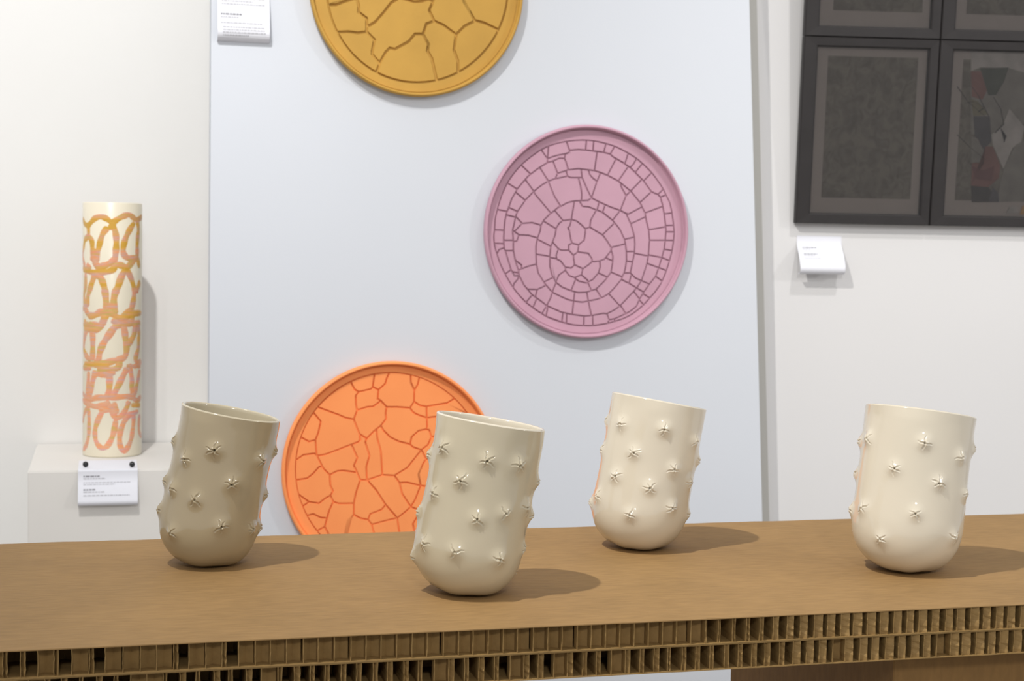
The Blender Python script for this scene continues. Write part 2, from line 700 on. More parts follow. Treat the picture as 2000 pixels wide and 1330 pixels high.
def area(P):
    return 0.5 * sum(P[i][0] * P[(i + 1) % len(P)][1] - P[(i + 1) % len(P)][0] * P[i][1] for i in range(len(P)))


def clean(P, d):
    out = []
    for p in P:
        if not out or (Vector(p) - Vector(out[-1])).length > d:
            out.append(p)
    while len(out) > 2 and (Vector(out[0]) - Vector(out[-1])).length < d:
        out.pop()
    return out


def revolve(name, prof, m, parent, n=128, smooth=True, axis='y'):
    """prof: (r, out) pairs; out is towards the viewer (-y)"""
    vs, fs = [], []
    for (r, w) in prof:
        for k in range(n):
            a = 2 * math.pi * k / n
            vs.append((r * math.cos(a), -w, r * math.sin(a)))
    for i in range(len(prof) - 1):
        for k in range(n):
            k2 = (k + 1) % n
            fs.append((i * n + k, i * n + k2, (i + 1) * n + k2, (i + 1) * n + k))
    fs.append(tuple(range(n))[::-1])
    fs.append(tuple((len(prof) - 1) * n + k for k in range(n)))
    o_ = mesh_obj(name, vs, fs, m, parent)
    bm_ = bmesh.new()
    bm_.from_mesh(o_.data)
    bmesh.ops.recalc_face_normals(bm_, faces=bm_.faces)
    bm_.to_mesh(o_.data)
    bm_.free()
    for p in o_.data.polygons:
        p.use_smooth = len(p.vertices) == 4
    return o_


def plate(label, m, center, half_h, lines, bnd, conv, crack, tol, merge, edge_crack):
    """center/half_h in photo px; lines/bnd in crop px turned by conv() into photo px"""
    FACE = 0.0062                                         # how far the face of the tiles stands from the wall
    face_p = PANEL_P - TN * (FACE + 0.002)
    C = hit(center[0], center[1], face_p, TN)
    R = half_h * depth(C) / F
    base = C + TN * (FACE + 0.002)
    root = thing('ceramic_plate', label, 'plate', frame_matrix(base, TW, TN, UP), 'round cracked plates on the panel')

    def loc(p):
        u, v = conv(p)
        d = hit(u, v, face_p, TN) - C
        return (d.dot(TW), d.z)

    L = [[loc(p) for p in l] for l in lines]
    B = [loc(p) for p in bnd]
    if area(B) < 0:
        B.reverse()
    rf = sum(math.hypot(*p) for p in B) / len(B)         # mean field radius
    px = depth(C) / F
    w0 = FACE
    # the dish: back, rim lip, sloping border, sunk floor
    prof = [(R * 0.80, 0.0004), (R * 0.93, 0.0006), (R * 0.985, 0.0035), (R * 0.998, 0.0070), (R, 0.0120), (R * 0.992, 0.0166),
            (R * 0.980, 0.0177), (R * 0.970, 0.0168), (R * 0.966, 0.0115), (R * 0.960, w0 - 0.0008), (R * 0.945, w0 - 0.0004)]
    revolve('dish', prof + [(rf + 0.0, w0 - 0.0045)] if False else prof + [(R * 0.90, w0 - 0.0040), (R * 0.5, w0 - 0.0040)], m, root)
    # border ring between lip and cracked field
    ring = bmesh.new()
    n = 160
    inn, inn2, out_, out2 = [], [], [], []
    ang = sorted([(math.atan2(p[1], p[0]), math.hypot(*p)) for p in B])
    aa = np.array([a for a, r in ang])
    rr = np.array([r for a, r in ang])
    for k in range(n):
        a = 2 * math.pi * k / n - math.pi
        r = float(np.interp(a, aa, rr, period=2 * math.pi)) + edge_crack * px / 2
        ca, sa = math.cos(a), math.sin(a)
        inn2.append(ring.verts.new((r * ca, -(w0 - 0.0042), r * sa)))
        inn.append(ring.verts.new((r * ca, -w0 + 0.0003, r * sa)))
        out_.append(ring.verts.new((R * 0.952 * ca, -w0 - 0.0002, R * 0.952 * sa)))
        out2.append(ring.verts.new((R * 0.952 * ca, -(w0 - 0.004), R * 0.952 * sa)))
    for k in range(n):
        j = (k + 1) % n
        ring.faces.new((inn2[k], inn2[j], inn[j], inn[k]))
        ring.faces.new((inn[k], inn[j], out_[j], out_[k]))
        ring.faces.new((out_[k], out_[j], out2[j], out2[k]))
    bm_obj('border', ring, m, root)
    cnt = 0
    for Fp in faces_from_lines(L, B, tol * px, merge * px):
        Fp = clean(Fp, 0.6 * px)
        if len(Fp) < 3:
            continue
        P = inset(Fp, crack * px / 2)
        if area(P) < (3 * px) ** 2:
            continue
        P2 = inset(P, 0.45 * px)
        if area(P2) <= (2 * px) ** 2:
            P2 = P
        bm = bmesh.new()
        cx = sum(p[0] for p in P) / len(P)
        cy = sum(p[1] for p in P) / len(P)
        tx, ty = random.uniform(-0.012, 0.012), random.uniform(-0.012, 0.012)
        dz = random.uniform(-0.0003, 0.0002)
        lo = [bm.verts.new((p[0], -(w0 - 0.0040), p[1])) for p in P]
        mi = [bm.verts.new((p[0], -(w0 - 0.0005 + dz + tx * (p[0] - cx) + ty * (p[1] - cy)), p[1])) for p in P]
        hi = [bm.verts.new((p[0], -(w0 + dz + tx * (p[0] - cx) + ty * (p[1] - cy)), p[1])) for p in P2]
        k = len(P)
        for i in range(k):
            j = (i + 1) % k
            bm.faces.new((lo[i], lo[j], mi[j], mi[i]))
            bm.faces.new((mi[i], mi[j], hi[j], hi[i]))
        f = bm.faces.new(hi)
        bmesh.ops.triangulate(bm, faces=[f])
        bm_obj('clay_tile', bm, m, root)
        cnt += 1
    print('plate tiles', cnt, 'R', round(R, 4))
    return root


def ell(cx, cy, rx, ry, n=72):
    return [(cx + rx * math.cos(2 * math.pi * k / n), cy + ry * math.sin(2 * math.pi * k / n)) for k in range(n)]


random.seed(11)
# ---- ochre plate (crop origin 600,0 at 4.545x)
YL = [
    [(165, 45), (260, 40), (310, 20), (370, 0), (420, -15), (445, -10)],
    [(430, -300), (425, -150), (440, -30), (460, 50), (458, 105), (530, 160), (530, 280), (600, 350), (580, 450), (580, 480), (645, 560), (615, 645)],
    [(255, 290), (370, 280), (450, 290), (530, 280)],
    [(530, 230), (560, 222), (610, 190), (680, 110), (750, 20), (820, -20), (900, 0), (950, 15), (1020, 10), (1080, -10), (1120, 10)],
    [(1120, 10), (1085, 90), (1130, 185)],
    [(1130, 185), (1060, 210), (1030, 300), (960, 300), (900, 370), (780, 435), (735, 425), (700, 460), (645, 560)],
    [(1030, 300), (1080, 390), (1070, 450), (1110, 520), (1155, 720)],
    [(1130, 185), (1210, 220), (1325, 305), (1400, 230), (1480, 190), (1490, 180)],
    [(1325, 305), (1305, 440), (1340, 540), (1345, 650)],
    [(1380, -200), (1390, 0), (1410, 40), (1490, 180), (1570, 200), (1710, 268)],
    [(1120, 10), (1150, -200), (1380, -200), (1500, -350), (1770, -330)],
    [(1150, -200), (1080, -450), (1120, -970)],
    [(190, -320), (430, -300), (700, -420), (1080, -450)],
    [(700, -420), (650, -700), (600, -860)],
    [(1500, -350), (1450, -600), (1560, -700)],
]
plate('round ochre yellow cracked plate at the top of the panel, cut off by the frame', M_YELLOW, (815, -25), 213, YL,
      ell(980, -114, 808, 848), lambda p: (600 + p[0] / 4.545, p[1] / 4.545), 5.0, 8, 1.2, 2.6)

# ---- orange plate (crop origin 540,690 at 3.595x)
OL = [
    [(520, 195), (550, 255), (580, 272), (665, 252), (680, 235), (690, 140)],
    [(680, 240), (718, 258), (765, 215), (775, 180), (795, 130)],
    [(580, 272), (558, 300), (560, 360), (568, 400), (545, 465)],
    [(718, 258), (712, 320), (735, 335), (775, 378), (850, 378), (940, 385), (968, 340), (970, 260)],
    [(568, 405), (640, 378), (680, 375), (735, 335)],
    [(775, 378), (768, 420), (772, 460), (735, 510), (690, 545), (635, 600), (585, 568), (565, 520), (545, 465)],
    [(970, 260), (945, 205), (945, 150)], [(970, 260), (995, 220), (1010, 155)],
    [(970, 340), (1010, 368), (1055, 375), (1200, 350), (1270, 300)],
    [(1055, 375), (1060, 520), (1050, 535)],
    [(940, 385), (960, 415), (1000, 435), (1060, 455), (1330, 420), (1400, 480)],
    [(1050, 535), (1000, 545), (950, 590), (940, 640), (960, 660), (1020, 680), (1065, 645), (1090, 590), (1075, 540), (1050, 535)],
    [(735, 510), (750, 540), (800, 590), (860, 620), (940, 640)],
    [(585, 568), (590, 610), (575, 625), (480, 660), (430, 680), (350, 710), (300, 720), (283, 715)],
    [(305, 395), (430, 430), (490, 455), (545, 465)],
    [(265, 420), (312, 480), (295, 560), (275, 610), (283, 715), (300, 750), (330, 810), (375, 855)],
    [(155, 585), (230, 622), (275, 610)], [(130, 752), (190, 715), (265, 705), (283, 715)],
    [(135, 892), (215, 880), (255, 850), (300, 800), (322, 800)],
    [(375, 855), (430, 828), (470, 825), (565, 840)],
    [(530, 645), (570, 735), (545, 790), (570, 845), (590, 890), (640, 892), (745, 855), (830, 860), (920, 805), (1020, 680)],
    [(635, 600), (625, 625), (655, 720), (632, 800), (638, 890)],
    [(705, 535), (710, 600), (735, 690), (745, 855)],
    [(375, 855), (380, 930), (398, 970), (380, 1000), (345, 1020), (300, 1055), (230, 1045), (145, 1000)],
    [(230, 1045), (165, 1085)],
    [(380, 1000), (400, 1045), (440, 1057), (545, 1055), (560, 980), (580, 920), (590, 890)],
    [(398, 1045), (370, 1110), (340, 1220), (365, 1265), (380, 1400)],
    [(200, 1150), (260, 1130), (310, 1155), (358, 1160)], [(340, 1220), (265, 1265)],
    [(545, 1055), (545, 1135), (500, 1180), (485, 1260), (470, 1420)],
    [(545, 1135), (590, 1160), (645, 1170), (660, 1130), (740, 1100), (768, 1065)],
    [(638, 892), (700, 960), (768, 1065), (850, 1158)],
    [(645, 1170), (670, 1205), (760, 1180), (850, 1158), (900, 1120), (945, 1080), (985, 1095), (1030, 1100), (1300, 1150), (1400, 1120)],
    [(670, 1205), (685, 1260), (700, 1500)], [(850, 1158), (865, 1260), (880, 1500)],
    [(830, 860), (865, 910), (885, 990), (945, 1080)], [(865, 910), (920, 908), (1012, 930)],
    [(945, 1080), (975, 1030), (1015, 930), (1000, 850), (1030, 780), (1050, 745)],
    [(1020, 680), (1055, 745), (1250, 740), (1470, 760)],
    [(1015, 930), (1200, 960), (1460, 930)], [(1020, 1098), (960, 1200), (970, 1250), (1000, 1480)],
    [(1090, 590), (1250, 560), (1440, 600)],
]
plate('round bright orange cracked plate low on the panel, partly behind a cup', M_ORANGE, (763, 917), 213, OL,
      ell(800, 816, 668, 682), lambda p: (540 + p[0] / 3.595, 690 + p[1] / 3.595), 3.0, 7, 1.2, 0.8)


# ---- mauve plate (crops joined: origin 950,250 at 6.65x; B, C, D quadrants shifted by 1330)
def A_(*p): return [tuple(x) for x in p]
def B_(*p): return [(x + 1330, y) for x, y in p]
def C_(*p): return [(x, y + 1330) for x, y in p]
def D_(*p): return [(x + 1330, y + 1330) for x, y in p]


PB = (A_((110, 1325), (118, 1180), (145, 1060), (200, 880), (275, 712), (360, 590), (455, 480), (580, 375), (715, 280), (800, 238), (920, 198), (1045, 172), (1170, 158), (1300, 155))
      + B_((70, 165), (230, 200), (345, 235), (520, 325), (630, 395), (705, 460), (825, 580), (900, 680), (975, 795), (1010, 870), (1060, 970), (1090, 1105), (1110, 1265))
      + D_((1118, 20), (1110, 130), (1090, 265), (1055, 395), (1015, 525), (960, 660), (940, 700), (870, 800), (800, 880), (720, 970), (650, 1030), (555, 1100), (450, 1150), (340, 1185), (250, 1210), (60, 1240))
      + C_((1270, 1240), (1130, 1230), (985, 1195), (780, 1120), (725, 1085), (620, 1015), (520, 940), (430, 845), (350, 745), (295, 655), (245, 570), (180, 430), (140, 310), (105, 180), (100, 60)))
ring1 = (C_((430, 590), (370, 590), (325, 515), (260, 300), (235, 230), (230, 130)) + A_((235, 1330), (245, 1210), (265, 1110), (275, 1085), (300, 1020), (335, 920), (390, 825), (405, 795), (470, 715), (550, 625), (580, 600), (700, 510), (800, 450), (870, 430), (950, 395), (1020, 395), (1035, 340)))
ring1b = (A_((800, 400), (860, 375), (930, 355), (1030, 335), (1085, 320), (1085, 290), (1200, 280)) + B_((0, 290), (60, 300), (190, 315), (285, 340), (320, 375), (450, 450), (545, 515), (610, 580), (720, 690), (820, 830), (905, 865), (935, 900), (965, 1000), (985, 1110), (1005, 1270))
          + D_((1010, 0), (1000, 130), (985, 245), (955, 355), (915, 485), (875, 600), (795, 700), (720, 805), (660, 905), (630, 980), (600, 1010), (540, 1055), (485, 1085), (340, 1150), (270, 1165)))
ring2 = (C_((355, 130), (345, 0)) + A_((350, 1325), (365, 1250), (385, 1150), (410, 1085), (510, 940), (620, 825), (720, 745), (810, 690), (900, 660), (1000, 640), (1060, 625), (1100, 645), (1250, 645), (1235, 540)))
ring2b = (A_((905, 660), (930, 590), (1070, 545), (1200, 530)) + B_((0, 545), (80, 555), (160, 580), (250, 615), (390, 690), (550, 820), (670, 970), (735, 1105), (760, 1230), (785, 1325))
          + D_((795, 130), (780, 335), (760, 440), (690, 655), (630, 750), (520, 870), (410, 985), (330, 1040), (240, 1085), (190, 1080), (40, 1110)) + C_((1270, 1115), (1120, 1095), (980, 1065), (790, 980), (700, 910), (600, 840), (490, 710), (430, 590), (420, 520), (380, 390), (355, 265), (355, 130)))
ring3 = A_((715, 1265), (750, 1200), (820, 1130), (845, 1110), (935, 1035), (970, 1020), (1060, 970), (1150, 950), (1240, 945)) + B_((0, 940), (40, 910), (140, 960), (280, 1025), (420, 1075), (490, 1110), (550, 1245), (575, 1320)) + D_((600, 90), (605, 180), (600, 280), (575, 410), (545, 555), (610, 620), (690, 655))
ring3b = A_((715, 1265), (705, 1335)) + C_((670, 100), (650, 200), (650, 310), (655, 440), (680, 560), (760, 690), (860, 805), (960, 855), (1060, 900), (1140, 920), (1250, 935)) + D_((0, 920), (100, 900), (170, 880), (265, 825), (340, 750), (430, 640), (440, 605))
ring4 = A_((1215, 950), (1250, 1020), (1320, 1025)) + B_((0, 1025), (110, 1065), (190, 1100), (315, 1200), (410, 1320)) + D_((470, 120), (485, 200), (495, 290), (495, 400), (480, 500), (465, 555), (440, 605))
ring5 = (A_((910, 1310), (950, 1240), (1000, 1205), (1110, 1190), (1180, 1210), (1240, 1260), (1290, 1310)) + B_((20, 1290),) + D_((100, 10), (185, 60), (250, 150), (295, 225), (300, 270), (320, 340), (315, 430), (295, 545), (250, 610), (200, 670), (100, 765), (40, 785))
         + C_((1300, 805), (1200, 810), (1100, 785), (990, 740), (910, 680), (860, 590), (830, 470), (830, 340), (840, 220), (870, 140), (900, 60)) + A_((910, 1310),))
PL = [ring1, ring1b, ring2, ring2b, ring3, ring3b, ring4, ring5]
PL += [A_(*l) for l in (
    [(145, 1060), (275, 1085)], [(275, 712), (405, 795)], [(455, 480), (580, 600)], [(715, 280), (800, 400)], [(812, 236), (800, 400), (800, 450)],
    [(1045, 175), (1085, 290)], [(1305, 158), (1295, 285)], [(110, 1325), (235, 1325)],
    [(295, 1035), (410, 1085)], [(262, 1130), (385, 1160)], [(385, 835), (510, 940)], [(515, 675), (625, 820)], [(705, 525), (810, 690)], [(870, 430), (930, 590)], [(1025, 395), (1040, 440), (1075, 545)],
    [(1040, 555), (1060, 625)], [(625, 825), (640, 865), (845, 1110)], [(810, 690), (840, 770), (890, 890), (970, 1020)], [(1200, 645), (1230, 760), (1245, 860), (1240, 945)],
    [(390, 1150), (470, 1240), (600, 1230), (715, 1265)], [(470, 1240), (385, 1330), (345, 1350)],
    [(890, 1070), (1005, 1200)], [(1150, 950), (1110, 1190)], [(755, 1215), (910, 1305)], [(1110, 1190), (1090, 1270), (1065, 1300), (1080, 1330), (1105, 1460), (1120, 1500), (1205, 1520), (1275, 1460), (1290, 1370), (1290, 1310)],
)]
PL += [B_(*l) for l in (
    [(70, 165), (65, 300)], [(230, 200), (200, 318)], [(345, 235), (285, 340)], [(520, 325), (475, 465)], [(630, 395), (590, 465), (545, 515)], [(705, 460), (610, 580)], [(825, 580), (720, 690)], [(975, 795), (905, 865)], [(1010, 870), (935, 900)], [(1090, 1105), (985, 1118)], [(1110, 1265), (1005, 1275)],
    [(115, 306), (80, 555)], [(360, 400), (255, 615)], [(520, 500), (395, 690)], [(700, 665), (550, 820)], [(820, 835), (670, 970)], [(965, 1020), (735, 1105)], [(1008, 1285), (785, 1325)],
    [(165, 582), (110, 700), (40, 910)], [(0, 545), (20, 610), (60, 655), (110, 690)], [(420, 708), (430, 770), (490, 880), (415, 1075)], [(550, 820), (490, 880)], [(490, 1112), (520, 1120), (690, 1030)], [(550, 1245), (745, 1155)],
    [(140, 960), (115, 1065)], [(220, 995), (185, 1098)], [(415, 1075), (315, 1200)], [(105, 1065), (30, 1200), (20, 1290)], [(345, 1230), (185, 1390)],
    [(-80, 650), (-20, 790), (45, 905)],
)]
PL += [C_(*l) for l in (
    [(104, 170), (231, 175)], [(138, 310), (170, 250), (235, 225)], [(245, 570), (325, 515)], [(350, 745), (365, 690), (410, 640), (432, 590)], [(520, 940), (600, 840)], [(610, 1005), (660, 885)], [(725, 1085), (790, 980)], [(785, 1120), (805, 988)], [(985, 1195), (1000, 1070)], [(1045, 1210), (1050, 1083)], [(1275, 1240), (1275, 1115)],
    [(230, 130), (355, 130)], [(252, 265), (355, 262)], [(340, 540), (425, 555)],
    [(345, 0), (430, 60), (550, 65), (668, 105)], [(435, 62), (400, 140), (357, 150)], [(380, 385), (460, 450), (460, 500)], [(420, 520), (540, 470), (657, 445)], [(540, 765), (665, 770), (775, 722)], [(665, 770), (640, 870)], [(860, 805), (840, 880), (790, 978)], [(1140, 920), (1120, 1095)],
    [(668, 118), (845, 210)], [(650, 310), (830, 335)], [(750, 675), (868, 615)], [(860, 805), (910, 670), (945, 585), (1030, 520)], [(1150, 812), (1140, 920)], [(1310, 805), (1335, 925)],
    [(1120, 170), (1075, 190), (1075, 260), (1135, 325), (1195, 280), (1205, 190)], [(865, 155), (940, 240), (980, 260), (1075, 260)], [(1195, 285), (1330, 300), (1375, 370), (1380, 410), (1330, 450), (1260, 500), (1150, 450), (1135, 325)],
    [(1150, 450), (1110, 490), (1030, 480), (970, 400), (900, 365), (832, 355)], [(1030, 480), (1035, 530), (1080, 590), (1150, 615), (1240, 580), (1260, 500)], [(935, 245), (910, 330), (925, 368)], [(1240, 580), (1320, 650), (1325, 680)], [(1150, 615), (1200, 660), (1300, 685), (1390, 640), (1465, 550), (1485, 480), (1480, 400)], [(1165, 635), (1105, 785)],
)]
PL += [D_(*l) for l in (
    [(1118, 22), (1008, 22)], [(1110, 132), (1000, 130)], [(1090, 265), (985, 245)], [(1055, 392), (955, 355)], [(1015, 525), (915, 485)], [(960, 660), (875, 600)], [(800, 880), (710, 825)], [(725, 965), (655, 905)],
    [(60, 1240), (55, 1108)], [(250, 1210), (270, 1165), (240, 1085)], [(340, 1185), (335, 1150)], [(420, 980), (485, 1085)],
    [(630, 750), (720, 805)], [(590, 795), (665, 895)], [(1000, 130), (795, 135)], [(955, 355), (780, 320)], [(915, 485), (762, 430)], [(795, 700), (690, 655)],
    [(5, 920), (35, 1110)], [(265, 825), (410, 985)], [(430, 640), (530, 690), (630, 750)], [(555, 575), (535, 690)], [(600, 300), (785, 335)], [(470, 118), (595, 90)], [(495, 278), (600, 275)], [(495, 405), (577, 410)], [(465, 558), (545, 555)],
    [(100, 765), (170, 880)], [(295, 545), (440, 605)], [(295, 225), (478, 178)], [(50, 410), (150, 400), (210, 375), (300, 265)], [(135, 560), (250, 612)], [(-5, 685), (35, 788)], [(235, 365), (318, 400)],
)]
plate('round mauve pink plate with a spiral of small clay tiles', M_PINK, (1146.5, 453), 208, PL, PB,
      lambda p: (950 + p[0] / 6.65, 250 + p[1] / 6.65), 2.7, 5.5, 1.0, 2.0)


# ------------------------------------------------------------------ spiked cups
def cup(label, base, R, lean, back, hr, spikes, seed, extra, M_CUP):
    rnd = random.Random(seed)
    npr = np.random.RandomState(seed)
    base = Vector(base)
    fwd = Vector((base.x, base.y, 0)).normalized()
    right = Vector((fwd.y, -fwd.x, 0))
    ax = (right * math.tan(math.radians(lean)) + fwd * math.tan(math.radians(back)) + UP).normalized()
    q = Vector((0, 0, 1)).rotation_difference(ax)
    Q = np.array(q.to_matrix())
    # profile by arc length
    tb = 0.98
    th = np.linspace(0, 1, 400)
    rs, zs = [], []
    for t in th:
        a = t * math.pi / 2
        rs.append(1.0 * abs(math.sin(a)) ** (2 / 2.35))
        zs.append(tb * (1 - abs(math.cos(a)) ** (2 / 2.35)))
    for t in np.linspace(0, 1, 400)[1:]:
        zs.append(tb + (hr - tb) * t)
        rs.append(1.0 - 0.018 * math.sin(t * math.pi) + 0.004 * t)
    rs, zs = np.array(rs) * R, np.array(zs) * R
    arc = np.concatenate([[0], np.cumsum(np.hypot(np.diff(rs), np.diff(zs)))])
    AL = arc[-1]

    def prof(s):
        return np.interp(s, arc, rs), np.interp(s, arc, zs)

    def prof_n(s):
        e = AL * 0.004
        r0, z0 = prof(np.clip(s - e, 0, AL))
        r1, z1_ = prof(np.clip(s + e, 0, AL))
        dr, dz = r1 - r0, z1_ - z0
        l = np.hypot(dr, dz) + 1e-12
        return dz / l, -dr / l                         # outward normal (r, z)

    def to_world(P):
        return P @ Q.T

    # locate the spikes on the surface from their places in the photo
    gu, gs = np.meshgrid(np.linspace(0, 2 * math.pi, 240, endpoint=False), np.linspace(AL * 0.12, AL * 0.97, 160))
    r_, z_ = prof(gs)
    nr, nz = prof_n(gs)
    P = np.stack([r_ * np.cos(gu), r_ * np.sin(gu), z_], -1).reshape(-1, 3)
    N = np.stack([nr * np.cos(gu), nr * np.sin(gu), nz], -1).reshape(-1, 3)
    Pw = to_world(P)
    # rest the lowest point on the table
    FLAT = 0.0035
    zmin = Pw[:, 2].min()
    rr0, zz0 = prof(np.linspace(0, AL, 300))
    full = np.concatenate([np.stack([rr0 * math.cos(a), rr0 * math.sin(a), zz0], -1) for a in np.linspace(0, 2 * math.pi, 90)])
    fw = to_world(full)
    low = fw[fw[:, 2].argmin()]
    off = np.array([base.x - low[0], base.y - low[1], TABLE_Z - low[2] - FLAT])
    Pw = Pw + off
    Nw = to_world(N)
    vis = ((np.array(CAM) - Pw) * Nw).sum(1) > 0.0
    uv = project(Pw)
    sp = []
    for (su, sv) in spikes:
        d = np.hypot(uv[:, 0] - su, uv[:, 1] - sv) + np.where(vis, 0, 1e5)
        k = int(d.argmin())
        sp.append((gu.reshape(-1)[k], gs.reshape(-1)[k]))
    for k in range(extra):                              # and round the back
        for tr_ in range(60):
            a = rnd.uniform(0, 2 * math.pi)
            s = rnd.uniform(0.25, 0.86) * AL
            rr_, zz_ = prof(s)
            w = to_world(np.array([[rr_ * math.cos(a), rr_ * math.sin(a), zz_]]))[0]
            if w @ np.array(fwd) < 0.25 * R:
                continue
            if all(math.hypot(math.remainder(a - b, 2 * math.pi) * R, s - t) > 0.55 * R for b, t in sp):
                sp.append((a, s))
                break
    # parameter mesh with fine cells round every spike
    NU, NS = 104, 72
    bm = bmesh.new()
    sv_ = np.linspace(AL * 0.012, AL, NS + 1)
    grid = [[bm.verts.new((2 * math.pi * i / NU, s, 0)) for i in range(NU + 1)] for s in sv_]
    ZR = 0.0115
    sel = []
    for j in range(NS):
        rj = float(prof(sv_[j])[0])
        for i in range(NU):
            f = bm.faces.new((grid[j][i], grid[j][i + 1], grid[j + 1][i + 1], grid[j + 1][i]))
            uc = 2 * math.pi * (i + 0.5) / NU
            scn = 0.5 * (sv_[j] + sv_[j + 1])
            for (a, s) in sp:
                if math.hypot(math.remainder(uc - a, 2 * math.pi) * rj, scn - s) < ZR:
                    sel.append(f)
                    break
    edges = list({e for f in sel for e in f.edges})
    bmesh.ops.subdivide_edges(bm, edges=edges, cuts=5, use_grid_fill=True)
    bm.verts.ensure_lookup_table()
    U = np.array([v.co.x for v in bm.verts])
    S = np.array([v.co.y for v in bm.verts])
    r_, z_ = prof(S)
    nr, nz = prof_n(S)
    H = np.zeros(len(U))
    near = np.full(len(U), -1)
    nd = np.full(len(U), 1e9)
    # gentle hand-made waviness
    H += 0.0006 * np.sin(3 * U + seed) * np.sin(S / AL * 7 + seed) + 0.0004 * np.sin(5 * U + 2 * seed + S / AL * 4)
    for k, (a, s) in enumerate(sp):
        rk = float(prof(s)[0])
        dx = np.remainder(U - a + math.pi, 2 * math.pi) - math.pi
        dx = dx * rk
        dy = S - s
        d = np.hypot(dx, dy)
        m = d < 0.024
        upd = d < nd
        near[upd] = k
        nd[upd] = d[upd]
        hh = 0.0032 * rnd.uniform(0.8, 1.15)
        h = hh * np.exp(-(d / 0.0069) ** 2) + 0.0008 * np.exp(-(d / 0.0026) ** 2)
        nray = rnd.choice([3, 4, 4, 5, 5, 6])
        a0 = rnd.uniform(0, 6.28)
        for j in range(nray):
            an = a0 + 2 * math.pi * j / nray + rnd.uniform(-0.35, 0.35)
            L = rnd.uniform(0.0050, 0.0086)
            along = dx * math.cos(an) + dy * math.sin(an)
            wob = 0.0004 * np.sin(along * 900 + j)
            perp = np.abs(-dx * math.sin(an) + dy * math.cos(an) + wob)
            fade = np.clip(1 - along / L, 0, 1) ** 0.6 * (along > -0.0003)
            wg = 0.00042 + 0.0003 * np.clip(1 - along / L, 0, 1)
            h = h - 0.0018 * fade * np.exp(-(perp / wg) ** 2) + 0.0003 * fade * np.exp(-((perp - 0.0013) / 0.0007) ** 2)
        H[m] += h[m]
    H *= np.clip((AL - S) / (0.05 * AL), 0, 1)
    P = np.stack([(r_ + nr * H) * np.cos(U), (r_ + nr * H) * np.sin(U), z_ + nz * H], -1)
    Pw = to_world(P) + off

    def settle(Z):
        t = Z - TABLE_Z
        soft = FLAT * 0.6
        return TABLE_Z + np.where(t < soft * 3, soft * np.log1p(np.exp(np.clip(t / soft, -40, 40))) * (1 - np.clip(t / (soft * 3), 0, 1)) + np.clip(t, 0, None) * np.clip(t / (soft * 3), 0, 1), t) + 0.0002

    Pw[:, 2] = settle(Pw[:, 2])
    root = thing('spiked_cup', label, 'cup', Matrix.Translation((base.x, base.y, TABLE_Z)), 'cream spiked cups on the cardboard table')
    org = np.array((base.x, base.y, TABLE_Z))
    for v, p in zip(bm.verts, Pw - org):
        v.co = p
    bmesh.ops.remove_doubles(bm, verts=bm.verts, dist=1e-6)
    # underside cap
    bm.verts.ensure_lookup_table()
    low_ring = [e for e in bm.edges if e.is_boundary]
    pole = to_world(np.array([[0, 0, 0.0]]))[0] + off
    pole[2] = float(settle(np.array([pole[2]]))[0])
    pv = bm.verts.new(pole - org)
    for e in low_ring:
        c0 = (e.verts[0].co + e.verts[1].co) / 2
        if (c0 - pv.co).length < R * 0.3:
            bm.faces.new((e.verts[0], e.verts[1], pv))
    bmesh.ops.recalc_face_normals(bm, faces=bm.faces)
    me = bpy.data.meshes.new('tmp')
    bm.to_mesh(me)
    bm.free()
    nv = len(me.vertices)
    co = np.empty(nv * 3)
    me.vertices.foreach_get('co', co)
    co = co.reshape(-1, 3)
    no = np.empty(nv * 3)
    me.vertex_normals.foreach_get('vector', no)
    no = no.reshape(-1, 3)
    # make normals point outward
    axw = np.array(ax)
    # split the spikes off as parts
    cent = []
    for (a, s) in sp:
        rk, zk = prof(s)
        cent.append(to_world(np.array([[rk * math.cos(a), rk * math.sin(a), zk]]))[0] + off - org)
    cent = np.array(cent)
    fcs = [tuple(p.vertices) for p in me.polygons]
    fc = np.array([co[list(f)].mean(0) for f in fcs])
    dist = np.linalg.norm(fc[:, None, :] - cent[None], axis=2)
    own = np.where(dist.min(1) < 0.0082, dist.argmin(1), -1)
    bpy.data.meshes.remove(me)

    def part(name, fl_):
        ids = sorted({i for f in fl_ for i in f})
        mp = {i: k for k, i in enumerate(ids)}
        o_ = mesh_obj(name, co[ids], [tuple(mp[i] for i in f) for f in fl_], M_CUP, root, True)
        o_.data.normals_split_custom_set_from_vertices([tuple(no[i]) for i in ids])
        return o_

    part('body', [f for f, k in zip(fcs, own) if k < 0])
    for k in range(len(sp)):
        ff = [f for f, w in zip(fcs, own) if w == k]
        if ff:
            part('spike', ff)
    # inner wall and rounded lip
    TK = 0.0030
    n = 96
    rtop, ztop = prof(AL)
    pr_ = [(rtop, ztop), (rtop - 0.0003, ztop + 0.0008), (rtop - 0.001, ztop + 0.0013), (rtop - 0.002, ztop + 0.0012), (rtop - TK + 0.0003, ztop + 0.0006), (rtop - TK, ztop - 0.0004)]
    for s in np.linspace(AL * 0.985, AL * 0.02, 40):
        r1, z1_ = prof(s)
        a1, a2 = prof_n(s)
        pr_.append((max(0.0005, r1 - TK * a1), z1_ - TK * a2))
    lip, inner = [], []
    for (r1, z1_) in pr_:
        ring = np.stack([[r1 * math.cos(2 * math.pi * k / n), r1 * math.sin(2 * math.pi * k / n), z1_] for k in range(n)])
        w = to_world(ring) + off
        w[:, 2] = settle(w[:, 2] - 0.002) + 0.002
        inner.append(w - org)
    vs = np.concatenate(inner)
    fs = []
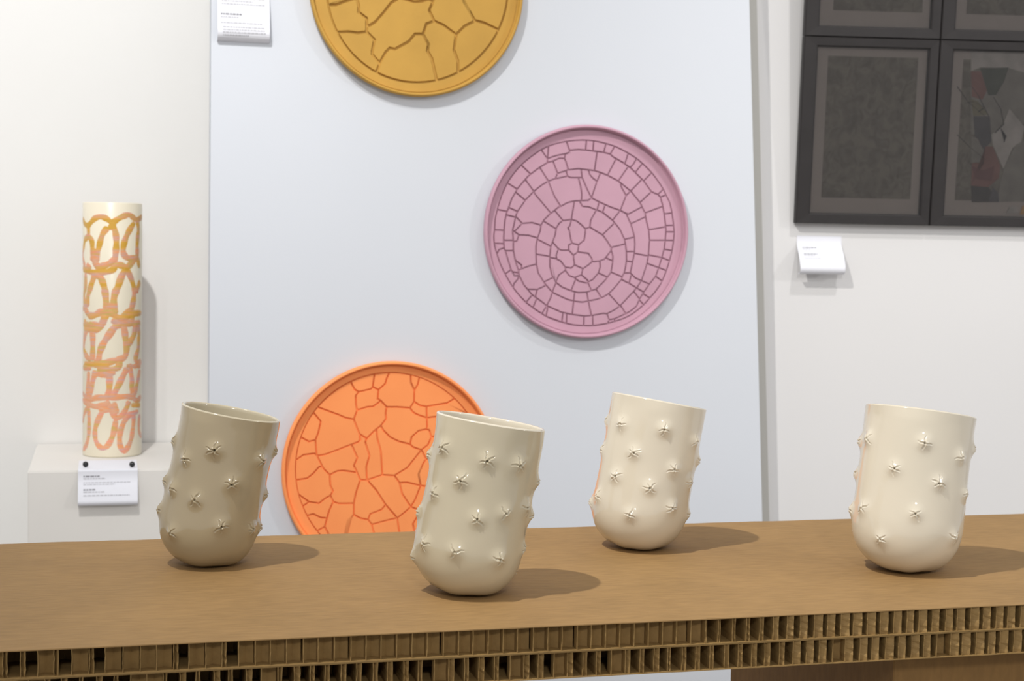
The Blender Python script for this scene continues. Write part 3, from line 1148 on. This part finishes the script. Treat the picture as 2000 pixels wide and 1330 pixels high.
    for i in range(len(pr_) - 1):
        for k in range(n):
            k2 = (k + 1) % n
            fs.append((i * n + k, (i + 1) * n + k, (i + 1) * n + k2, i * n + k2))
    fs.append(tuple((len(pr_) - 1) * n + k for k in range(n)))
    fs = [tuple(reversed(f)) for f in fs]
    M_IN = M_CUP_HALF_SHADED if M_CUP is M_CUP_SHADED else M_CUP_PALE  # insides a step paler than the outsides that carry the painted shade
    mesh_obj('rim', vs[:7 * n], fs[:6 * n], M_IN, root, True)
    ii = [tuple(i - 6 * n for i in f) for f in fs[6 * n:]]
    mesh_obj('inner_wall', vs[6 * n:], ii, M_IN, root, True)
    bb = project(Pw)
    print('cup bbox', label[:30], bb.min(0).round(1), bb.max(0).round(1), 'spikes', len(sp))


def cup_at(label, bu, bv, Rpx, lean, back, hr, spikes, seed, m, extra=5):
    b = hitz(bu, bv, TABLE_Z)
    cup(label, b, Rpx * depth(b) / F, lean, back, hr, spikes, seed, extra, m)


S1 = [(364, 896), (419, 879), (508, 899), (452, 946), (339, 954), (381, 977), (337, 1041), (431, 1028), (489, 1034),
      (337, 861), (323, 938), (315, 996), (535, 883), (518, 966), (508, 1030)]
S2 = [(871, 875), (950, 901), (1013, 909), (901, 939), (850, 964), (932, 1014), (986, 1004), (1027, 991), (831, 1062), (890, 1079),
      (973, 1093), (1022, 1071), (1051, 942), (1039, 1007), (838, 887), (819, 1001), (811, 1086)]
S3 = [(1214, 829), (1297, 838), (1357, 862), (1239, 885), (1315, 916), (1203, 931), (1268, 954), (1346, 943), (1168, 968), (1230, 1005),
      (1312, 993), (1178, 878), (1177, 821), (1156, 981), (1364, 901), (1346, 1005)]
S4 = [(1696, 858), (1805, 865), (1875, 893), (1746, 916), (1835, 944), (1687, 993), (1789, 1005), (1720, 1053), (1862, 1050), (1882, 965),
      (1901, 877), (1676, 861), (1675, 927), (1666, 996)]
cup_at('greyish cream spiked cup at the left end of the table, rim open towards the viewer', 420, 1101, 95.5, 10.5, 0, 3.2, S1, 1, M_CUP_SHADED)
cup_at('largest cream spiked cup, standing nearest the front edge before the orange plate', 927, 1156, 106.5, 8.8, 2.5, 3.22, S2, 2, M_CUP_HALF_SHADED)
cup_at('pale cream spiked cup standing at the back edge below the mauve plate', 1257, 1068.5, 92.8, 9.3, 5.5, 3.16, S3, 3, M_CUP_PALE)
cup_at('wide cream spiked cup at the right end of the table below the dark frames', 1774.5, 1111, 105.5, 5.2, 8.5, 2.98, S4, 4, M_CUP_PALE)

# ------------------------------------------------------------------ painted cylinder vase
vb = hitz(219, 887, PED_TOP)
vdep = depth(vb)
VR = 56.0 * vdep / F
VH = 489.0 * vdep / F
vroot = thing('cylinder_vase', 'tall ivory cylinder vase painted with orange and ochre loops', 'vase', Matrix.Translation(vb))
n = 128
prof_v = [(0.0, 0.0), (VR * 0.96, 0.0), (VR * 0.99, 0.0012), (VR, 0.003), (VR * 0.995, VH * 0.5), (VR, VH - 0.0012), (VR - 0.001, VH), (VR - 0.0035, VH), (VR - 0.0045, VH - 0.0015), (VR - 0.0045, 0.012), (0.0, 0.012)]
vs, fs = [], []
rings = []
for (r, z) in prof_v:
    if r == 0:
        rings.append([len(vs)])
        vs.append((0, 0, z))
    else:
        rings.append(list(range(len(vs), len(vs) + n)))
        vs += [(r * math.cos(2 * math.pi * k / n), r * math.sin(2 * math.pi * k / n), z) for k in range(n)]
for a, b in zip(rings[:-1], rings[1:]):
    for k in range(n):
        k2 = (k + 1) % n
        if len(a) == 1:
            fs.append((a[0], b[k2], b[k]))
        elif len(b) == 1:
            fs.append((a[k], a[k2], b[0]))
        else:
            fs.append((a[k], a[k2], b[k2], b[k]))
mesh_obj('body', vs, fs, M_VASE, vroot, True)

V1 = [[(110, 290), (160, 380), (210, 410), (250, 370), (310, 310), (400, 285), (490, 320), (560, 370), (640, 320), (730, 270), (810, 245), (870, 280), (930, 310), (1005, 240)],
      [(210, 410), (210, 560), (160, 620), (145, 700), (125, 800), (120, 900), (160, 1020)], [(210, 560), (260, 640), (270, 760), (280, 860), (300, 960), (370, 1050)],
      [(500, 440), (430, 530), (390, 640), (360, 760), (335, 860), (340, 960)],
      [(560, 370), (600, 480), (620, 600), (620, 720), (610, 830), (590, 920), (510, 985), (420, 1020), (340, 1040)],
      [(890, 350), (825, 460), (775, 560), (735, 680), (720, 800), (755, 870), (820, 900), (920, 880), (930, 800), (930, 700), (940, 560), (950, 440), (930, 310)],
      [(100, 1040), (180, 1080), (300, 1120), (450, 1110), (560, 1075), (620, 1000), (700, 1010), (780, 1030), (850, 960), (930, 890), (960, 1030)],
      [(240, 800), (370, 800)], [(240, 900), (370, 920)], [(500, 440), (620, 440)], [(180, 1000), (250, 1060)],
      [(760, 1050), (700, 1160), (640, 1330), (610, 1390), (580, 1510), (580, 1650), (610, 1730)], [(760, 1050), (830, 1180), (875, 1320), (885, 1400), (870, 1530), (840, 1650), (780, 1720), (700, 1780)],
      [(300, 1140), (270, 1240), (230, 1350), (195, 1480), (185, 1630)], [(300, 1140), (390, 1200), (435, 1320), (450, 1400), (465, 1530), (475, 1700)], [(165, 1120), (160, 1330), (140, 1450), (150, 1630)], [(970, 1230), (940, 1330), (910, 1400)]]
V2 = [[(110, 400), (150, 400), (190, 470), (230, 510), (300, 500), (380, 460), (480, 450), (560, 480), (650, 545), (760, 540), (840, 480), (985, 460)],
      [(130, 640), (280, 650), (380, 650), (430, 580), (480, 490)], [(390, 520), (470, 540)], [(140, 720), (260, 720), (350, 700), (410, 640)],
      [(150, 560), (150, 700)], [(550, 560), (640, 610), (760, 620), (860, 620), (970, 620)], [(850, 480), (850, 600)],
      [(180, 720), (145, 820), (130, 1000), (170, 1120), (240, 1180)], [(260, 730), (265, 900), (262, 1060), (255, 1180)],
      [(680, 640), (590, 680), (490, 820), (420, 930), (370, 1050), (350, 1180)], [(715, 640), (740, 760), (750, 880), (765, 1000), (740, 1120), (640, 1170), (560, 1190), (430, 1220), (280, 1200)],
      [(900, 620), (880, 780), (830, 880), (770, 950)], [(950, 800), (940, 1000), (900, 1150), (930, 1220), (980, 1210)], [(140, 1230), (300, 1240), (420, 1250), (500, 1240)], [(660, 1190), (630, 1290), (480, 1320), (330, 1300)], [(120, 1290), (240, 1300)], [(760, 1270), (970, 1270)], [(940, 640), (960, 820)]]
V3 = [[(280, 40), (250, 140), (220, 280), (200, 400)], [(190, 20), (180, 200), (165, 320), (150, 420)], [(480, 30), (480, 180), (470, 300), (440, 400)],
      [(730, -30), (690, 40), (630, 160), (570, 280), (500, 400)], [(770, -30), (795, 140), (790, 260), (800, 360)], [(240, 30), (420, 60), (560, 20)],
      [(910, 0), (875, 160), (840, 300), (800, 380)], [(95, 330), (150, 390), (220, 415), (300, 390), (440, 385), (560, 385), (700, 375), (800, 390), (860, 440), (920, 390)],
      [(95, 430), (160, 470), (280, 515), (400, 490), (480, 440)], [(330, 540), (450, 560), (520, 480)],
      [(440, 450), (500, 560), (560, 670), (640, 650), (710, 550), (750, 440)], [(540, 450), (580, 620)],
      [(170, 500), (190, 640), (190, 800), (180, 950), (145, 1080), (105, 1150)], [(160, 540), (115, 660), (100, 760)],
      [(390, 560), (320, 700), (280, 820), (272, 920), (295, 1030), (365, 1105), (440, 1080), (500, 980), (540, 860), (565, 700)],
      [(780, 610), (700, 700), (640, 830), (615, 960), (625, 1080), (680, 1160), (735, 1090), (780, 980), (800, 860), (815, 700), (790, 590)],
      [(740, 640), (880, 590)], [(780, 500), (905, 510)], [(900, 640), (890, 800), (895, 900), (925, 970)]]
random.seed(3)
idx = 0
for (orig, sc_, strokes, wd) in (((150, 390), 7.82, V1, 66), ((150, 550), 7.82, V2, 62), ((150, 720), 7.386, V3, 58)):
    for st in strokes:
        img = [(orig[0] + x / sc_, orig[1] + y / sc_) for x, y in st]
        for turn in (0.0, math.pi):
            pts = []
            for (x, y) in img:
                cxl = 223.0 - 4.0 * (y - 398) / 489
                sn = max(-0.985, min(0.985, (x - cxl) / 56.5))
                th_ = math.asin(sn)
                hgt = VH * (1 - (y + 3 * (1 - math.cos(th_)) - 399) / 490.0)
                pts.append((th_ * VR, hgt))
            # smooth (Catmull-Rom)
            sm = []
            for i in range(len(pts) - 1):
                p0, p1, p2, p3 = (Vector(pts[max(0, i - 1)]), Vector(pts[i]), Vector(pts[i + 1]), Vector(pts[min(len(pts) - 1, i + 2)]))
                for t in (0, .25, .5, .75):
                    sm.append(0.5 * ((2 * p1) + (p2 - p0) * t + (2 * p0 - 5 * p1 + 4 * p2 - p3) * t * t + (3 * p1 - p0 - 3 * p2 + p3) * t ** 3))
            sm.append(Vector(pts[-1]))
            hw = 1.85 * wd / sc_ * vdep / F * 0.5
            vs, fs = [], []
            lay = 0.00018 + 0.00002 * (idx % 6)
            fwd_a = math.atan2(-vb.y, -vb.x)
            NC = 4
            rows_ = []
            for i, p in enumerate(sm):
                d = sm[min(len(sm) - 1, i + 1)] - sm[max(0, i - 1)]
                if d.length < 1e-9:
                    continue
                d.normalize()
                nn = Vector((-d.y, d.x))
                w = hw * (1 + 0.12 * math.sin(i * 0.9 + idx))
                if i in (0, len(sm) - 1):
                    w *= 0.6
                rows_.append([p + nn * w * (2 * c_ / NC - 1) for c_ in range(NC + 1)])
            for rw in rows_:
                for c_, p in enumerate(rw):
                    a = fwd_a + p.x / VR + turn
                    rr_ = VR + (lay if 0 < c_ < NC else -0.0003)
                    vs.append((rr_ * math.cos(a), rr_ * math.sin(a), min(VH - 0.004, p.y)))
            for i in range(len(rows_) - 1):
                for c_ in range(NC):
                    fs.append((i * (NC + 1) + c_, i * (NC + 1) + c_ + 1, (i + 1) * (NC + 1) + c_ + 1, (i + 1) * (NC + 1) + c_))
            mesh_obj('painted_loop', vs, fs, M_PAINT, vroot, True)
            idx += 1


# ------------------------------------------------------------------ curled paper labels
def curl_profile(L, a1, a2, a3, n=40, start=0.0):
    """(out, down) along a hanging sheet that bows outward and then curls back"""
    pts = [(0.0, 0.0)]
    for i in range(n):
        s = (i + 0.5) / n
        if s < start:
            a = 0
        elif s < start + 0.25:
            a = a1 * (s - start) / 0.25
        elif s < 0.72:
            a = a1 + (a2 - a1) * (s - start - 0.25) / (0.72 - start - 0.25)
        else:
            a = a2 + (a3 - a2) * (s - 0.72) / 0.28
        a = math.radians(a)
        pts.append((pts[-1][0] + math.sin(a) * L / n, pts[-1][1] + math.cos(a) * L / n))
    return pts


def paper(label, org, xdir, ndir, width, prof_p, lines, skew=0.0, group='curled paper labels'):
    """org: top centre of the sheet on its support; ndir points away from the viewer"""
    root = thing('paper_label', label, 'label', frame_matrix(org, xdir, ndir, UP), group)
    th_ = 0.0004
    k = len(prof_p)
    vs, fs = [], []
    for (o_, d) in prof_p:
        for x in (-width / 2, width / 2):
            vs.append((x + skew * o_, -o_ - 0.0006, -d))
    for i in range(k):
        a, b = prof_p[max(0, i - 1)], prof_p[min(k - 1, i + 1)]
        tx, ty = b[0] - a[0], b[1] - a[1]
        l = math.hypot(tx, ty) or 1
        nx, ny = -ty / l, tx / l                        # towards the back of the sheet
        o_, d = prof_p[i]
        for x in (-width / 2, width / 2):
            vs.append((x + skew * o_, -(o_ + nx * th_) - 0.0006, -(d + ny * th_)))
    B = 2 * k
    for i in range(k - 1):
        a = 2 * i
        fs.append((a, a + 2, a + 3, a + 1))
        fs.append((B + a, B + a + 1, B + a + 3, B + a + 2))
        fs.append((a, B + a, B + a + 2, a + 2))
        fs.append((a + 1, a + 3, B + a + 3, B + a + 1))
    fs.append((0, 1, B + 1, B))
    fs.append((2 * k - 2, B + 2 * k - 2, B + 2 * k - 1, 2 * k - 1))
    o_ = mesh_obj('sheet', vs, fs, M_PAPER, root)
    bm_ = bmesh.new()
    bm_.from_mesh(o_.data)
    bmesh.ops.recalc_face_normals(bm_, faces=bm_.faces)
    bm_.to_mesh(o_.data)
    bm_.free()
    arc = [0.0]
    for a, b in zip(prof_p[:-1], prof_p[1:]):
        arc.append(arc[-1] + math.hypot(b[0] - a[0], b[1] - a[1]))

    def at(s):
        return (float(np.interp(s, arc, [p[0] for p in prof_p])), float(np.interp(s, arc, [p[1] for p in prof_p])))
    for bold in (True, False):
        vs, fs = [], []
        for (s, x0, x1, h, bd) in lines:
            if bd != bold:
                continue
            x = x0
            while x < x1:
                w = random.uniform(0.02, 0.07)
                xe = min(x1, x + w)
                i0 = len(vs)
                for ss in (s, s + h):
                    o2, d2 = at(ss * arc[-1])
                    o3, d3 = at(ss * arc[-1] + 1e-4)
                    l = math.hypot(o3 - o2, d3 - d2) or 1
                    for xx in (x, xe):
                        vs.append(((xx - 0.5) * width + skew * o2, -(o2 + (d3 - d2) / l * 0.00035) - 0.0006, -d2 + (o3 - o2) / l * 0.00035))
                fs.append((i0, i0 + 2, i0 + 3, i0 + 1))
                x = xe + 0.012
        if fs:
            t = mesh_obj('heading_text' if bold else 'body_text', vs, fs, M_INK2 if bold else M_INK, root)
            t['kind'] = 'stuff'
    return root


# label at the top, beside the ochre plate
pa = hit(476, -90, PANEL_P, TN)
wA = (hit(527, 20, PANEL_P - TN * 0.012, TN) - hit(425, 20, PANEL_P - TN * 0.012, TN)).dot(TW)
hA = pa.z - hit(476, 80, PANEL_P - TN * 0.02, TN).z
LA = [(0.10, 0.08, 0.5, 0.018, True)] + [(0.16 + 0.028 * i, 0.08, 0.8 + 0.12 * math.sin(i * 3), 0.012, False) for i in range(12)]
LA += [(0.565, 0.06, 0.46, 0.016, True), (0.595, 0.06, 0.40, 0.012, False), (0.65, 0.06, 0.85, 0.011, False), (0.69, 0.1, 0.9, 0.011, False), (0.715, 0.1, 0.92, 0.011, False), (0.74, 0.1, 0.92, 0.011, False), (0.765, 0.1, 0.6, 0.011, False)]
paper('white curled paper label at the top left of the panel beside the ochre plate', pa, TW, -TN * -1, wA, curl_profile(hA * 1.22, 12, 10, -170, 48, 0.2), LA)

# label hanging over the front edge of the pedestal
pe = hit(211, 918, ped_front_p, PED_N)
wB = (hit(269, 930, ped_front_p - TN * 0.01, PED_N) - hit(152, 930, ped_front_p - TN * 0.01, PED_N)).dot(TW)
fold = (hitz(211, 899, PED_TOP) - hitz(211, 917, PED_TOP)).dot(PED_N)
hB = (pe.z - hit(211, 988, ped_front_p - TN * 0.03, PED_N).z)
pb = [(-fold + fold * i / 6, -0.0012) for i in range(6)] + [(0.0008, -0.0010), (0.0016, 0.0008)]
cp = curl_profile(hB * 1.28, 22, 16, -150, 40, 0.05)
pb += [(0.0016 + o_, 0.0008 + d) for o_, d in cp[1:]]
nfold = (fold + 0.003) / (fold + 0.003 + hB * 1.28)
LB = [(nfold + (1 - nfold) * g, 0.09, x1, h * (1 - nfold), bd) for g, x1, h, bd in (
    (0.105, 0.36, 0.034, True), (0.165, 0.46, 0.026, False), (0.265, 0.88, 0.018, False), (0.31, 0.62, 0.018, False),
    (0.43, 0.29, 0.034, True), (0.49, 0.44, 0.026, False), (0.575, 0.86, 0.026, False))]
orgB = Vector((pe.x, pe.y, PED_TOP))
orgB = A + TW * (pe - A).dot(TW)
lb = paper('white paper label pinned over the pedestal edge under the painted vase', Vector((orgB.x, orgB.y, PED_TOP)), TW, TN, wB, pb, LB)
for px_ in (167, 258):
    hp = hitz(px_, 913, PED_TOP + 0.001)
    lp = (hp - lb.matrix_world.translation)
    lx_, ly_ = lp.dot(TW), lp.dot(TN)
    bm = bmesh.new()
    bmesh.ops.create_uvsphere(bm, u_segments=20, v_segments=12, radius=0.0042, matrix=Matrix.Translation((lx_, ly_, 0.0058)))
    bmesh.ops.create_cone(bm, cap_ends=True, segments=12, radius1=0.0012, radius2=0.0008, depth=0.006, matrix=Matrix.Translation((lx_, ly_, 0.0026)))
    bm_obj('push_pin', bm, M_PIN, lb, True)['label'] = 'round black push pin'

# label on the right wall below the frames
pc = hit(1600, 461, rp, RN)
wC = (hit(1643, 465, rp, RN) - hit(1556, 465, rp, RN)).dot(RW)
hC = pc.z - hit(1612, 524, rp - RN * 0.045, RN).z
LC = [(0.24, 0.11, 0.42, 0.022, True), (0.285, 0.11, 0.30, 0.018, False), (0.345, 0.11, 0.55, 0.010, False), (0.42, 0.11, 0.42, 0.022, True), (0.465, 0.11, 0.36, 0.018, False), (0.53, 0.11, 0.48, 0.014, False)]
paper('small white curled paper label on the right wall below the dark frames', pc, RW, RN, wC, curl_profile(hC * 1.55, 48, 25, -120, 44, 0.06), LC)


# ------------------------------------------------------------------ four dark frames on the right wall
LEAN = math.radians(4.5)
FZ = (-RN * math.cos(LEAN) - UP * math.sin(LEAN)).normalized()      # towards the viewer, facing slightly down
FY = (UP * math.cos(LEAN) - RN * math.sin(LEAN)).normalized()       # up along the frame, top leaning forward
FT = 0.015
p_bl = hit(1559, 436, rp - RN * 0.017, RN)
# in-plane directions from the photo
p_br = hit(1822, 441, p_bl, FZ)
FX = (p_br - p_bl).normalized()
FY = FZ.cross(FX).normalized()


def fpix(u, v, off=0.0):
    d = hit(u, v, p_bl - FZ * off, FZ) - p_bl
    return d.dot(FX), d.dot(FY)


def picture(label, x0, x1, y0, y1, op, pr_box, patches=None):
    """x0..y1: outer size in frame axes, op: opening, pr_box: print"""
    bl = p_bl + FX * x0 + FY * y0
    root = thing('picture_frame', label, 'picture frame', frame_matrix(bl - FZ * FT, FX, -FZ, FY), 'dark frames on the right wall')
    w, h = x1 - x0, y1 - y0
    ox0, ox1, oy0, oy1 = op[0] - x0, op[1] - x0, op[2] - y0, op[3] - y0
    oc = [(0, 0), (w, 0), (w, h), (0, h)]
    ic = [(ox0, oy0), (ox1, oy0), (ox1, oy1), (ox0, oy1)]
    for k in range(4):
        j = (k + 1) % 4
        g = 0.0004
        bm = bmesh.new()

        def V(p, d):
            return bm.verts.new((p[0], -d, p[1]))
        mid = lambda a, b, t: (a[0] + (b[0] - a[0]) * t, a[1] + (b[1] - a[1]) * t)
        secs = []
        for (o_, i_) in ((oc[k], ic[k]), (oc[j], ic[j])):
            secs.append([V(o_, 0), V(o_, FT - 0.002), V(mid(o_, i_, 0.06), FT), V(mid(o_, i_, 0.86), FT - 0.0008), V(mid(o_, i_, 0.97), FT - 0.003), V(i_, FT - 0.005), V(i_, 0)])
        for s in range(7):
            t = (s + 1) % 7
            bm.faces.new((secs[0][s], secs[1][s], secs[1][t], secs[0][t]))
        bm.faces.new(secs[0])
        bm.faces.new(secs[1][::-1])
        bm_obj('frame_rail', bm, M_WOOD, root)
    bm = bmesh.new()
    box_bm(bm, ox0 - 0.002, ox1 + 0.002, -0.004, -0.0005, oy0 - 0.002, oy1 + 0.002)
    bm_obj('mount', bm, M_MAT, root)
    bm = bmesh.new()
    box_bm(bm, pr_box[0] - x0, pr_box[1] - x0, -0.0046, -0.0041, pr_box[2] - y0, pr_box[3] - y0)
    art = bm_obj('artwork', bm, M_PRINT, root)
    if patches:
        for i, (key, pts) in enumerate(patches):
            P = [(p[0] - x0, p[1] - y0) for p in pts]
            if area(P) < 0:
                P.reverse()
            bm = bmesh.new()
            d0, d1 = 0.0046, 0.0048 + 0.00004 * i
            a = [bm.verts.new((x, -d0, y)) for x, y in P]
            b = [bm.verts.new((x, -d1, y)) for x, y in P]
            f = bm.faces.new(b)
            for q_ in range(len(P)):
                r2 = (q_ + 1) % len(P)
                bm.faces.new((a[q_], a[r2], b[r2], b[q_]))
            bmesh.ops.triangulate(bm, faces=[f])
            bm_obj('art_reflection_piece', bm, M_PATCH[key], art)
    bm = bmesh.new()
    box_bm(bm, ox0 - 0.001, ox1 + 0.001, -0.0115, -0.0105, oy0 - 0.001, oy1 + 0.001)
    bm_obj('glass', bm, M_GLASS, root)
    return root


def rect(tl, tr_, bl_, br_, off=0.0):
    a, b, c_, d = fpix(*tl, off), fpix(*tr_, off), fpix(*bl_, off), fpix(*br_, off)
    return ((a[0] + c_[0]) / 2, (b[0] + d[0]) / 2, (c_[1] + d[1]) / 2, (a[1] + b[1]) / 2)


oL = rect((1566.5, 72), (1829, 76), (1559, 436), (1822, 441))
opL = rect((1592.6, 92), (1809.4, 96), (1585.4, 417.5), (1797.6, 417.5), 0.008)
prL = rect((1611.5, 110), (1786, 113), (1606, 387), (1780, 387), 0.017)
wF, hF = oL[1] - oL[0], oL[3] - oL[2]
picture('lower left dark wooden frame holding a plain dark grey print', oL[0], oL[1], oL[2], oL[3], opL, prL)
dx = wF + 0.0012
dyF = hF + 0.0008
# vertices of the artwork in the lower right frame, glass reflections built in as flat pieces (photo px from a 3.41x crop at 1810,60)
cv = lambda pts: [fpix(1810 + x / 3.41, 60 + y / 3.41, 0.017) for x, y in pts]
patch = [
    ('pale', cv([(285, 140), (700, 150), (700, 300), (540, 250), (350, 245), (285, 270)])),
    ('grey', cv([(285, 270), (540, 250), (700, 300), (700, 620), (600, 620), (540, 520), (480, 640), (410, 690), (285, 690)])),
    ('rust', cv([(285, 272), (350, 270), (390, 400), (360, 460), (290, 440)])),
    ('green', cv([(345, 250), (535, 245), (505, 340), (450, 430), (400, 430)])),
    ('slate', cv([(300, 570), (410, 570), (420, 740), (370, 790), (310, 700)])),
    ('olive', cv([(285, 455), (330, 470), (400, 560), (300, 570)])),
    ('pale', cv([(540, 520), (640, 640), (620, 740), (560, 780), (500, 920), (430, 760), (420, 690), (490, 640)])),
    ('grey', cv([(580, 760), (700, 700), (700, 1130), (460, 1140), (480, 1000), (510, 900)])),
    ('grey', cv([(285, 700), (330, 720), (380, 830), (350, 870), (285, 880)])),
    ('rust', cv([(380, 770), (430, 770), (480, 900), (470, 980), (400, 1040), (285, 1030), (290, 880), (370, 880)])),
    ('red', cv([(290, 900), (310, 985), (420, 1000), (440, 900), (360, 930)])),
    ('dark', cv([(285, 1030), (400, 1040), (460, 1140), (290, 1140)])),
    ('slate', cv([(430, 1040), (465, 1080), (470, 1140), (400, 1140)])),
    ('orange', cv([(625, 1165), (700, 1150), (700, 1220), (610, 1222)])),
    ('pale', cv([(540, 1170), (590, 1165), (600, 1215), (520, 1215)])),
]
thin = lambda pts, w: cv([(x, y) for x, y in pts] + [(x + w, y + w * 0.4) for x, y in reversed(pts)])
for pts in ([(190, 370), (260, 470), (340, 540), (410, 600)], [(285, 370), (330, 430), (400, 570)], [(430, 440), (480, 520), (500, 620), (440, 680)], [(190, 690), (270, 770), (380, 860)], [(450, 720), (500, 740), (515, 700), (480, 650)], [(250, 480), (300, 470), (370, 510), (330, 540)]):
    patch.append(('dark', thin(pts, 6)))
opR = (opL[0] + dx, opL[1] + dx, opL[2], opL[3])
prR = (prL[0] + dx, prL[1] + dx, prL[2], prL[3])
xmax = opR[1] - 0.001
patch = [(k, [(min(max(x, opR[0] + 0.001), xmax), min(max(y, opR[2] + 0.001), opR[3] - 0.001)) for x, y in P]) for k, P in patch]
picture('lower right dark wooden frame holding an abstract collage with rust red patches', oL[0] + dx, oL[1] + dx, oL[2], oL[3], opR, prR, patch)
picture('upper left dark wooden frame above the plain grey print, cropped by the photo', oL[0], oL[1], oL[2] + dyF, oL[3] + dyF, (opL[0], opL[1], opL[2] + dyF, opL[3] + dyF), (prL[0] + .004, prL[1] + .002, prL[2] + dyF, prL[3] + dyF))
picture('upper right dark wooden frame in the corner of the photo, above the rust collage', oL[0] + dx, oL[1] + dx, oL[2] + dyF, oL[3] + dyF, (opR[0], opR[1], opR[2] + dyF, opR[3] + dyF), (prR[0], prR[1], prR[2] + dyF, prR[3] + dyF))
